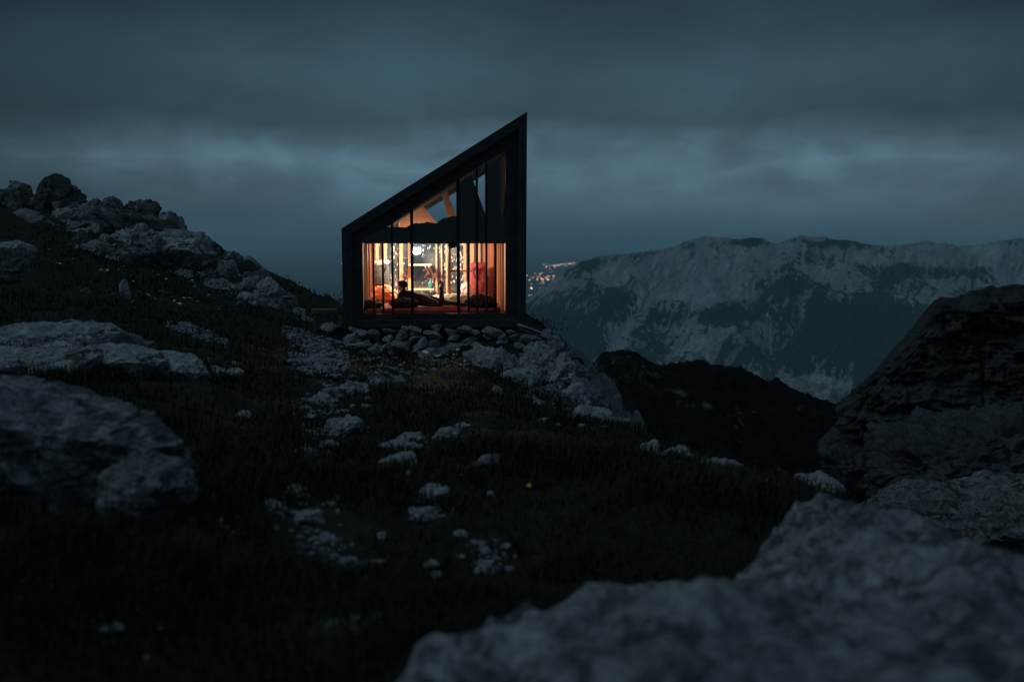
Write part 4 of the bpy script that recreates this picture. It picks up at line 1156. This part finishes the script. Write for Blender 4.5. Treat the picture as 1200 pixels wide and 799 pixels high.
# outcrop on the left skyline
OUT = [
    (66, 234, 84, 62, 25.5, 'rounded boulder crowning the left outcrop', 'crag_dark'), (18, 240, 74, 50, 25.5, 'mossy boulder left of the crowning boulder', 'crag_dark'), (108, 262, 76, 66, 24.6, 'large grey boulder below and right of the crowning boulder', 'outcrop'),
    (160, 250, 58, 38, 25.6, 'dark domed boulder standing out on the outcrop skyline', 'crag_dark'), (156, 286, 54, 70, 24.2, 'pale streaked boulder under the dark domed boulder', 'crag_pale'), (196, 274, 50, 54, 25.2, 'boulder right of the dark domed boulder', 'outcrop'),
    (92, 300, 70, 64, 23.0, 'dark boulder in the middle of the outcrop face', 'crag_dark'), (212, 304, 54, 62, 24.4, 'tall grey boulder on the falling outcrop ridge', 'outcrop'), (248, 304, 44, 50, 24.8, 'boulder where the outcrop ridge steepens', 'crag_dark'),
    (176, 322, 44, 46, 23.0, 'pale boulder at the foot of the outcrop face', 'crag_pale'), (266, 320, 44, 44, 23.8, 'grey boulder on the lower outcrop ridge', 'outcrop'), (226, 340, 46, 34, 22.2, 'pale rock below the tall grey boulder', 'crag_pale'),
    (294, 338, 42, 44, 23.2, 'jagged boulder halfway down the lower ridge', 'outcrop'), (318, 346, 42, 34, 22.8, 'long sloping pale rock on the lower ridge', 'crag_pale'), (290, 362, 28, 50, 21.2, 'upright pale boulder below the lower ridge', 'crag_pale'),
    (340, 354, 38, 22, 22.4, 'flat rock near the low end of the ridge', 'outcrop'), (318, 370, 40, 26, 21.4, 'rounded boulder below the flat rock', 'crag_dark'), (352, 366, 28, 24, 21.6, 'small boulder left of the wooden bench', 'outcrop'),
    (334, 382, 32, 18, 20.8, 'low stone in the gravel edge near the bench', 'outcrop'), (44, 264, 66, 44, 24.2, 'mossy rock under the crowning boulder', 'outcrop'), (-30, 244, 90, 70, 25, 'grey boulder cut by left edge of frame', 'crag_dark'),
    (134, 310, 36, 50, 23.4, 'cleft grey boulder between dark and pale boulders of the outcrop', 'outcrop'), (248, 348, 28, 24, 22.0, 'small pale rock among flowers under the ridge', 'crag_pale'),
    (190, 300, 30, 44, 23.6, 'narrow upright dark rock in the outcrop face', 'crag_dark'), (240, 326, 34, 34, 23.0, 'dark rock between the tall grey boulder and the lower ridge', 'crag_dark'), (272, 348, 28, 30, 22.4, 'grey block beside the upright pale boulder', 'outcrop'),
    (306, 358, 24, 26, 22.0, 'dark block right of the upright pale boulder', 'crag_dark'), (120, 330, 44, 26, 21.4, 'low pale rock under the cleft boulder', 'crag_pale'), (60, 306, 44, 34, 22.0, 'low grey rock left of the dark middle boulder', 'outcrop'),
    (206, 356, 36, 18, 20.6, 'low mossy rock below the pale rock on the slope', 'outcrop'), (352, 380, 22, 16, 20.8, 'small dark stone just left of the bench leg', 'crag_dark'), (300, 380, 30, 16, 20.2, 'low dark rock left of the gravel edge', 'crag_dark'),
    (132, 240, 30, 24, 25.4, 'small boulder in the notch left of the dark domed boulder', 'outcrop'), (26, 216, 30, 16, 26.0, 'low rock on the skyline left of the crowning boulder', 'outcrop'),
    (126, 318, 110, 66, 22.4, 'broad fractured rock mass at the foot of the outcrop under the cleft boulder', 'outcrop'), (196, 334, 96, 52, 22.0, 'broad pale fractured rock mass below the outcrop centre', 'crag_pale'), (256, 346, 84, 52, 22.2, 'broad fractured rock mass under the lower ridge', 'outcrop'),
    (312, 364, 78, 40, 21.6, 'broad rock mass at the low end of the ridge beside the bench', 'outcrop'), (84, 270, 110, 76, 24.6, 'broad fractured rock mass below the crowning boulder', 'outcrop'), (226, 300, 96, 70, 24.3, 'broad fractured rock mass under the falling ridge', 'crag_pale'), (172, 280, 90, 80, 24.8, 'broad dark fractured rock mass behind the pale streaked boulder', 'crag_dark'),
    (262, 366, 36, 26, 20.4, 'pale rock at the left foot of the upright pale boulder', 'crag_pale'), (232, 372, 30, 16, 19.6, 'low grey rock above the upper gravel strip', 'outcrop'), (150, 348, 30, 16, 20.0, 'low dark rock below the low pale rock of the outcrop', 'crag_dark'),
    (30, 290, 50, 30, 22.4, 'flat grey rock under the mossy rock', 'outcrop'), (10, 330, 60, 24, 17.6, 'dark flat rock at left edge halfway down the slope', 'crag_dark'), (100, 345, 44, 20, 17.8, 'dark sunken rock left of the upright pale stone', 'crag_dark'),
    (270, 300, 30, 30, 24.6, 'grey boulder on the skyline above the lower ridge', 'outcrop'), (300, 322, 30, 24, 23.8, 'small boulder on the skyline above the jagged boulder', 'outcrop'), (362, 376, 22, 16, 21.0, 'grey stone touching the small boulder near the bench', 'crag_pale'),
    (120, 286, 36, 40, 23.6, 'pale cracked rock right of the dark middle boulder', 'crag_pale'), (80, 268, 34, 34, 24.4, 'pale cracked rock just under the crowning boulder', 'crag_pale'), (222, 282, 30, 34, 25.0, 'pale rock on the skyline right of the dark domed boulder', 'crag_pale')]
for k, (px, py, w_, h_, Y, lb, mt_) in enumerate(OUT):
    rk_ = random.Random(k * 7 + 1)
    boulder(px, py + 5, w_ * 1.25, h_ * 1.3, Y, 140 + k, lb, mt_, 'outcrop_boulder', n=6, rough=rk_.uniform(0.09, 0.15), planes=26, cut=(0.42, 0.78), joint=1.3, dep=1.0, freq=rk_.uniform(1.0, 1.5), rot=(rk_.uniform(-.4, .4), rk_.uniform(-.2, .5)))
boulder(336, 348.5, 13, 5, 22.0, 171, 'thin flat stone lying on top of the low ridge', 'grey', 'flat_stone', n=4)
boulder(147, 341, 11, 24, 17.3, 172, 'narrow upright pale stone in the dark slope', 'pale', 'standing_stone', n=4)
boulder(398, 379, 16, 20, 20.2, 173, 'pale stone between the bench and the hut wall', 'pale', n=5)
boulder(385, 386, 24, 14, 19.9, 174, 'low pale stone under the bench', 'pale', n=5)
# large near boulders
pxrock('boulder', 30, 540, 410, 240, 5.3, 181, M['near'], 'big blurred boulder with sloping pale top at left edge of frame', n=7, rough=0.09, planes=12, dep=0.62, cut=(0.74, 0.92),
       extra=[((0.42, -0.06, 1.0), 0.47), ((0.25, -1, -0.28), 0.58), ((1, -0.35, -0.05), 0.80)])
pxrock('boulder', 172, 578, 110, 90, 4.9, 183, M['near'], 'dark broken block against the foot of the big left boulder', n=6, rough=0.14, planes=12, dep=0.8, cut=(0.6, 0.9))

# foreground rock: wide hump right in front of the camera
FO = [(430, 799, 2.2), (470, 760, 2.55), (545, 708, 2.9), (620, 682, 3.2), (690, 657, 3.6), (760, 662, 3.7), (855, 656, 3.95), (908, 634, 4.3), (928, 600, 4.9), (968, 580, 5.3), (1005, 582, 5.25), (1060, 598, 4.9), (1112, 632, 4.5), (1160, 640, 4.3), (1260, 650, 4.0), (1500, 700, 3.2), (1700, 900, 2.0)]
fo = [P(*a) for a in FO]
fpoly = np.array([(v.x, v.y) for v in fo] + [(1.5, 0.7), (0.2, 0.7), (-0.25, 1.5)])
gu, gv = 420, 420
X_, Y_ = np.meshgrid(np.linspace(-0.9, 4.2, gu), np.linspace(0.45, 6.2, gv))
fx, fy = X_.ravel(), Y_.ravel()
wob = fbm(np.stack([fx, fy, fx * 0], 1) * 2.2, 4, 201) * 0.07
def sdist(x, y, pl):
    n = len(pl); dmin = np.full(len(x), 1e9); ins = np.zeros(len(x), bool)
    for i in range(n):
        a, b = pl[i], pl[(i + 1) % n]
        e = b - a
        tt = np.clip(((x - a[0]) * e[0] + (y - a[1]) * e[1]) / (e @ e), 0, 1)
        dmin = np.minimum(dmin, np.hypot(x - a[0] - tt * e[0], y - a[1] - tt * e[1]))
        cnd = ((a[1] > y) != (b[1] > y)) & (x < (b[0] - a[0]) * (y - a[1]) / (b[1] - a[1] + 1e-12) + a[0])
        ins ^= cnd
    return np.where(ins, dmin, -dmin)
sdv = sdist(fx, fy, fpoly) + wob
fz0 = np.array([[v.x, v.y, v.z] for v in fo] + [[0.4, 1.6, -0.82], [1.2, 1.6, -0.78], [1.2, 3.0, -0.93], [2.4, 2.6, -0.88], [0.5, 2.6, -0.95], [1.5, 4.2, -1.12], [2.6, 4.0, -1.0], [2, 1, -0.8], [0, 0.8, -0.9]])
D2 = (fx[:, None] - fz0[None, :, 0]) ** 2 + (fy[:, None] - fz0[None, :, 1]) ** 2
wt = 1 / (D2 + 0.06) ** 1.6
ft = (wt * fz0[None, :, 2]).sum(1) / wt.sum(1)
pf = np.stack([fx, fy, fx * 0], 1)
ft += fbm(pf * 1.3, 5, 205, 0.55) * 0.075 + (ridged(pf * 2.1 + 3, 5, 207, 0.6) - 0.8) * 0.05 + fbm(pf * 9, 3, 211) * 0.006
drop = np.where(sdv > 0, 0.10 * np.exp(-sdv / 0.16), 0.10 + np.minimum(-sdv * 2.6, 1.3))
fz = ft - drop
kk = np.arange(gu * gv).reshape(gv, gu)
fq = np.stack([kk[:-1, :-1], kk[:-1, 1:], kk[1:, 1:], kk[1:, :-1]], -1).reshape(-1, 4)
keep = (sdv > -0.5)[fq].all(1)
fq = fq[keep]
used, inv = np.unique(fq, return_inverse=True)
fV = np.stack([fx, fy, fz], 1)[used]; fq = inv.reshape(-1, 4)
# close it below
bmf = bmesh.new(); mef = np_mesh('boulder', fV, fq); bmf.from_mesh(mef)
bd = [e for e in bmf.edges if e.is_boundary]
ext = bmesh.ops.extrude_edge_only(bmf, edges=bd)
for v in ext['geom']:
    if isinstance(v, bmesh.types.BMVert): v.co.z = -3.2
bmf.to_mesh(mef); bmf.free()
for p in mef.polygons: p.use_smooth = True
tag(link('boulder', mef, M['near']), 'huge blurred rock slab filling the lower right foreground', 'boulder')

# ------------------------------------------------------------------ stones lying in the grass
ST = [
    (404, 455, 58, 22, 'domed pale stone left of centre below the gravel'), (440, 448, 24, 8, 'thin pale stone right of the domed stone'), (374, 468, 46, 13, 'flat pale stone below the domed stone'),
    (362, 490, 26, 8, 'small flat stone left of the broken pale stone'), (399, 498, 48, 26, 'broken pale stone in the line of stones left of centre'), (470, 524, 58, 15, 'upper of two long pale stones in the central grass'),
    (461, 543, 56, 22, 'lower of two long pale stones in the central grass'), (482, 512, 38, 7, 'thin sliver of stone above the two long stones'), (520, 509, 38, 14, 'bright pale stone below the hut in the grass'),
    (541, 499, 26, 8, 'small stone touching the bright pale stone'), (384, 520, 32, 10, 'low stone under the broken pale stone'), (356, 531, 40, 8, 'faint flat stone left of the two long stones'),
    (510, 577, 52, 15, 'wide stone below the two long pale stones'), (490, 601, 52, 13, 'wedge shaped stone under the wide stone'), (575, 581, 14, 6, 'tiny stone left of the yellow flower'),
    (437, 587, 17, 10, 'little round stone left of the wide stone'), (355, 606, 44, 18, 'squarish stone in the left middle grass'), (320, 592, 30, 15, 'grey stone left of the squarish stone'),
    (346, 575, 34, 11, 'flat stone above the squarish stone'), (406, 663, 42, 24, 'chunky stone in the lower left cluster'), (436, 660, 32, 15, 'stone touching the chunky stone on its right'),
    (448, 629, 24, 9, 'lone small stone above the chunky stone'), (505, 661, 26, 12, 'stone at bottom centre with a smaller one under it'), (508, 673, 22, 8, 'smaller stone under the bottom centre stone'),
    (540, 626, 20, 7, 'thin stone left of the pebble group near bottom centre'), (570, 646, 18, 13, 'largest stone of the pebble group near bottom centre'), (540, 652, 16, 7, 'small stone left of the largest pebble group stone'),
    (572, 660, 14, 9, 'stone just under the largest pebble group stone'), (565, 668, 18, 10, 'lowest left stone of the pebble group near bottom centre'), (597, 669, 15, 9, 'lowest right stone of the pebble group near bottom centre'), (592, 641, 16, 7, 'upper right stone of the pebble group near bottom centre'),
    (360, 728, 22, 12, 'blurred round stone in the lowest stone patch'), (392, 736, 30, 14, 'blurred pale stone in the middle of the lowest stone patch'), (438, 726, 26, 14, 'blurred stone at right end of the lowest stone patch'), (404, 752, 18, 12, 'blurred stone at bottom of the lowest stone patch'),
    (60, 690, 15, 10, 'single blurred stone in dark grass at lower left'), (130, 742, 36, 12, 'faint blurred stone near lower left corner'), (236, 635, 16, 12, 'small stone right of the big left boulder foot'), (182, 621, 24, 16, 'pointed stone at the foot of the big left boulder'),
    (284, 485, 22, 9, 'small stone in grass below the slab row'), (266, 594, 16, 9, 'small grey stone right of the big left boulder'), (282, 508, 14, 7, 'tiny stone under the small stone below the slab row'), (240, 520, 12, 7, 'small stone beside the tip of the big left boulder'),
    (760, 523, 34, 16, 'leftmost pale rock of the right hand rock row'), (782, 530, 28, 18, 'second rock of the right hand rock row'), (803, 526, 22, 17, 'peaked rock in the right hand rock row'), (838, 541, 44, 18, 'long rock in the right hand rock row'),
    (862, 547, 30, 15, 'rock after the long rock in the right hand row'), (851, 530, 26, 17, 'upper rock behind the long rock of the right row'), (892, 564, 22, 12, 'small rock between the row and the foreground slab'), (932, 551, 56, 20, 'grey rock behind the tip of the foreground slab'), (962, 562, 60, 24, 'last grey rock before the drop on the right'),
    (415, 566, 16, 6, 'flat chip of stone above the lone small stone'), (455, 570, 12, 5, 'tiny chip left of the wide stone')]
for k, (px, py, w_, h_, lb) in enumerate(ST):
    h0 = hit(px, py + h_ * 0.45)
    s = h0.y / F
    n_ = 5 if w_ > 30 or py > 600 else 4
    sz = h_ * s * 0.5
    loc = h0 + Vector((0, w_ * s * 0.28, sz * 0.30))
    rock('stone', loc, (w_ * s * 0.56, w_ * s * 0.46, max(sz * 1.25, w_ * s * 0.13)), 700 + k, M['pale' if w_ > 30 else 'stone'], lb, 'stone', n=n_, rz=random.Random(k).uniform(-0.5, 0.5), rot=(random.Random(k + 9).uniform(-.1, .25), random.Random(k + 5).uniform(-.22, .22)), rough=0.17, planes=15, cut=(0.42, 0.85), freq=1.3, group='pale stones lying in the grass')

# ------------------------------------------------------------------ wooden bench by the hut
bl_ = P(380.5, 391, 20.1)
bn = empty('bench', (bl_.x, bl_.y, bl_.z), R(8))
tag(bn, 'small weathered wooden bench left of the hut', 'bench')
k_ = 20.1 / F
bm = bmesh.new(); add_box(bm, -14.5 * k_, 14.5 * k_, -0.17, 0.17, 23 * k_, 29 * k_, 0.012); bm_obj('seat', bm, M['bench'], bn)
for sx, yy in ((-10.5, -0.12), (9.5, -0.12), (-10.5, 0.12), (9.5, 0.12)):
    bm = bmesh.new(); add_box(bm, (sx - 2) * k_, (sx + 2) * k_, yy - 0.035, yy + 0.035, -0.15, 23 * k_ - 0.002, 0.006); bm_obj('leg', bm, M['bench'], bn)
bm = bmesh.new(); add_box(bm, -8.4 * k_, 7.4 * k_, -0.11, -0.07, 14 * k_, 18 * k_, 0.005); bm_obj('stretcher', bm, M['bench'], bn)

# ------------------------------------------------------------------ gravel (uncountable)
def scatter_gravel():
    rg = np.random.RandomState(3)
    Vi, Ti = ico(1)
    Vs, Fs, k = [], [], 0
    zones = [((372, 418), (34, 24), 1300, (0.012, 0.06)), ((358, 398), (28, 9), 600, (0.01, 0.05)), ((228, 389), (34, 7), 420, (0.015, 0.05)), ((372, 645), (26, 20), 70, (0.01, 0.03)), ((390, 735), (46, 20), 150, (0.006, 0.034)), ((575, 655), (30, 20), 80, (0.006, 0.026)), ((385, 490), (44, 44), 170, (0.01, 0.05)), ((385, 655), (46, 26), 55, (0.007, 0.030)), ((350, 600), (44, 24), 70, (0.008, 0.03)), ((500, 560), (40, 50), 90, (0.008, 0.03)), ((420, 700), (60, 40), 160, (0.006, 0.02)), ((190, 600), (60, 30), 120, (0.008, 0.03)), ((660, 470), (50, 30), 240, (0.02, 0.10)), ((450, 425), (60, 12), 160, (0.015, 0.06)), ((90, 700), (90, 60), 120, (0.005, 0.018)), ((800, 535), (60, 12), 120, (0.012, 0.045)), ((235, 610), (40, 16), 40, (0.008, 0.025)), ((710, 490), (20, 8), 60, (0.02, 0.07)), ((170, 300), (110, 50), 160, (0.02, 0.06)),
             ((520, 425), (60, 8), 80, (0.015, 0.05))]
    for (cx_, cy_), (sx_, sy_), n_, (r0, r1) in zones:
        pts = []
        pxs = np.clip(rg.normal(cx_, sx_ * 0.55, n_), cx_ - sx_, cx_ + sx_); pys = np.clip(rg.normal(cy_, sy_ * 0.55, n_), cy_ - sy_, cy_ + sy_)
        # plan positions from a coarse fit of the zone, then scattered in world space
        c0 = hit(cx_, cy_); c1 = hit(cx_, cy_ - sy_); c2 = hit(cx_, cy_ + sy_)
        hw = sx_ * c0.y / F
        for a, b in zip((pxs - cx_) / sx_, (pys - cy_) / sy_):
            yb = c0.y + (c0.y - c2.y) * (-b) if b > 0 else c0.y + (c1.y - c0.y) * (-b)
            pts.append(((cx_ + a * sx_ - 600) / F * yb, yb))
        pts = np.array(pts)
        z, _ = groundz(pts[:, 0], pts[:, 1])
        for (x, y), zz in zip(pts, z):
            r_ = r0 + (r1 - r0) * rg.rand() ** 2.2
            W = Vi * (1 + 0.35 * rg.randn(len(Vi), 1) * 0.5) * np.array([r_ * rg.uniform(.8, 1.4), r_ * rg.uniform(.8, 1.2), r_ * rg.uniform(.45, .8)])
            Vs.append(W + np.array([x, y, zz + r_ * 0.15])); Fs.append(Ti + k); k += len(Vi)
    return np_mesh('gravel', np.concatenate(Vs), np.concatenate(Fs), False)
tag(link('gravel', scatter_gravel(), M['gravel']), 'loose pale gravel on the path and among stones', 'gravel', kind='stuff')

# ------------------------------------------------------------------ grass
def grass_mat():
    m, t = new_mat('alpine_grass')
    co = t.n('ShaderNodeTexCoord').outputs['Object']
    n = t.noise(co, 1.7, 5, 0.6)
    n = t.m('ADD', t.m('MULTIPLY', n, 0.6), t.m('MULTIPLY', t.noise(co, 11.0, 3, 0.6), 0.4))
    c_ = t.ramp(n, [(0.32, (0.009, 0.012, 0.008)), (0.5, (0.018, 0.022, 0.012)), (0.66, (0.050, 0.044, 0.026))])
    bs = t.n('ShaderNodeBsdfPrincipled', {'Base Color': c_, 'Roughness': 0.8, 'Specular IOR Level': 0.15})
    t.n('ShaderNodeOutputMaterial', {'Surface': bs.outputs[0]})
    return m
def grass_mesh():
    rg = np.random.RandomState(12)
    NT_ = 46000                                   # tufts
    a = np.radians(rg.uniform(-50, 42, NT_)); r_ = np.exp(rg.uniform(np.log(1.6), np.log(26), NT_))
    x, y = np.sin(a) * r_, np.cos(a) * r_
    z, rm = groundz(x, y)
    pn = fbm(np.stack([x, y, x * 0], 1) * 0.9, 4, 301)
    px, py = project(x, y, z)
    path = ((px - 372) / 36) ** 2 + ((py - 418) / 26) ** 2 < 1
    for cx_, cy_, rx_, ry_ in ((385, 655, 40, 22), (395, 738, 48, 26), (576, 656, 26, 18), (385, 490, 34, 36), (350, 600, 34, 18)):
        path |= (((px - cx_) / rx_) ** 2 + ((py - cy_) / ry_) ** 2 < rg.uniform(0.0, 0.9, NT_))
    hutd = (np.abs(x + 1.5) < 1.9) & (np.abs(y - 21.5) < 2.3)
    pn = np.where(r_ > 12, pn + 0.35, pn)
    ok = (rm < 0.45) & (x < 3.1 + 0.02 * y) & ~((x > 0.7) & (y > 16.3)) & (pn + rg.uniform(-0.5, 0.5, NT_) > -0.45) & ~path & ~hutd & (sdist(x, y, fpoly) < 0.05)
    x, y, z, r_, pn = x[ok], y[ok], z[ok], r_[ok], pn[ok]
    nb = 8
    X = np.repeat(x, nb); Y = np.repeat(y, nb); Z = np.repeat(z, nb); RR_ = np.repeat(r_, nb); PN = np.repeat(pn, nb)
    n = len(X)
    sp = 0.03 + 0.010 * RR_
    X = X + rg.normal(0, 1, n) * sp; Y = Y + rg.normal(0, 1, n) * sp
    H = (0.05 + 0.085 * rg.rand(n)) * (0.4 + 0.95 * np.clip(PN + 0.35, 0, 1.3)) * (1 - 0.5 * smooth(8, 16, RR_))
    W_ = 0.0018 + 0.00045 * RR_
    th = rg.uniform(0, 2 * np.pi, n)
    dx, dy = np.cos(th), np.sin(th)
    ln = rg.uniform(0.2, 1.0, n)
    lx, ly = np.cos(th + 1.57 + rg.normal(0, .5, n)), np.sin(th + 1.57 + rg.normal(0, .5, n))
    b0 = np.stack([X - dx * W_, Y - dy * W_, Z - 0.02], 1); b1 = np.stack([X + dx * W_, Y + dy * W_, Z - 0.02], 1)
    m0 = np.stack([X - dx * W_ * .7 + lx * ln * H * .35, Y - dy * W_ * .7 + ly * ln * H * .35, Z + H * .6], 1)
    m1 = np.stack([X + dx * W_ * .7 + lx * ln * H * .35, Y + dy * W_ * .7 + ly * ln * H * .35, Z + H * .6], 1)
    tp = np.stack([X + lx * ln * H, Y + ly * ln * H, Z + H * (1 - 0.3 * ln)], 1)
    V = np.stack([b0, b1, m1, m0, tp], 1).reshape(-1, 3)
    i = np.arange(n)[:, None] * 5
    T = np.concatenate([i + np.array([[0, 1, 2]]), i + np.array([[0, 2, 3]]), i + np.array([[3, 2, 4]])])
    return np_mesh('grass', V, T)
tag(link('grass', grass_mesh(), grass_mat()), 'dark short alpine grass covering the knoll', 'grass', kind='stuff')

# ------------------------------------------------------------------ flowers
def flower_mesh(name, r, h, petals, mp, mc, ms):
    bm = bmesh.new()
    add_tube(bm, [(0, 0, -0.02), (0.004, 0, h * 0.5), (0, 0, h)], 0.003, 5)
    n0 = len(bm.faces)
    for k in range(petals):
        a = 2 * math.pi * k / petals
        ca, sa = math.cos(a), math.sin(a)
        w_ = r * 0.42
        v = [bm.verts.new(q) for q in ((ca * r * .15, sa * r * .15, h), (ca * r * .6 - sa * w_, sa * r * .6 + ca * w_, h + r * .18), (ca * r, sa * r, h + r * .12), (ca * r * .6 + sa * w_, sa * r * .6 - ca * w_, h + r * .18))]
        bm.faces.new(v)
    n1 = len(bm.faces)
    bmesh.ops.create_icosphere(bm, subdivisions=1, radius=r * 0.25, matrix=Matrix.Translation((0, 0, h + r * .08)))
    bm.faces.ensure_lookup_table()
    for i, f in enumerate(bm.faces): f.material_index = 0 if i < n0 else (1 if i < n1 else 2)
    me = bpy.data.meshes.new(name); bm.to_mesh(me); bm.free()
    for m_ in (ms, mp, mc): me.materials.append(m_)
    return me
white = plain_mat('white_petal', (0.75, 0.75, 0.72), 0.7, 0.1); yellow = plain_mat('yellow_petal', (0.75, 0.42, 0.02), 0.6, 0.1); stem = plain_mat('stem_green', (0.03, 0.05, 0.015), 0.8, 0.2)
wf = flower_mesh('white_flower', 0.045, 0.10, 6, white, yellow, stem)
rs = random.Random(8)
for lb, grp, zones in [('small white flower in the patch under the stone base', 'white flowers below the stone base', [(530, 418, 34, 8, 26)]), ('small white flower on the dark slope under the outcrop', 'white flowers on the left slope', [(200, 345, 60, 22, 26), (90, 300, 60, 30, 18), (115, 270, 30, 14, 8)])]:
    for cx_, cy_, sx_, sy_, n_ in zones:
        for _ in range(n_):
            p = hit(rs.gauss(cx_, sx_ * .6), rs.gauss(cy_, sy_ * .6))
            o = link('white_flower', wf)
            s_ = rs.uniform(0.5, 0.95)
            o.location = p; o.scale = (s_, s_, s_); o.rotation_euler = (rs.uniform(.1, .6), rs.uniform(-.3, .3), rs.uniform(0, 6))
            tag(o, lb, 'flower', grp)
yf = link('yellow_flower', flower_mesh('yellow_flower', 0.019, 0.13, 7, yellow, yellow, stem))
p = hit(614, 582); yf.location = p; yf.rotation_euler = (0.7, 0, 0.4)
tag(yf, 'single yellow flower in the dark grass right of centre', 'flower')
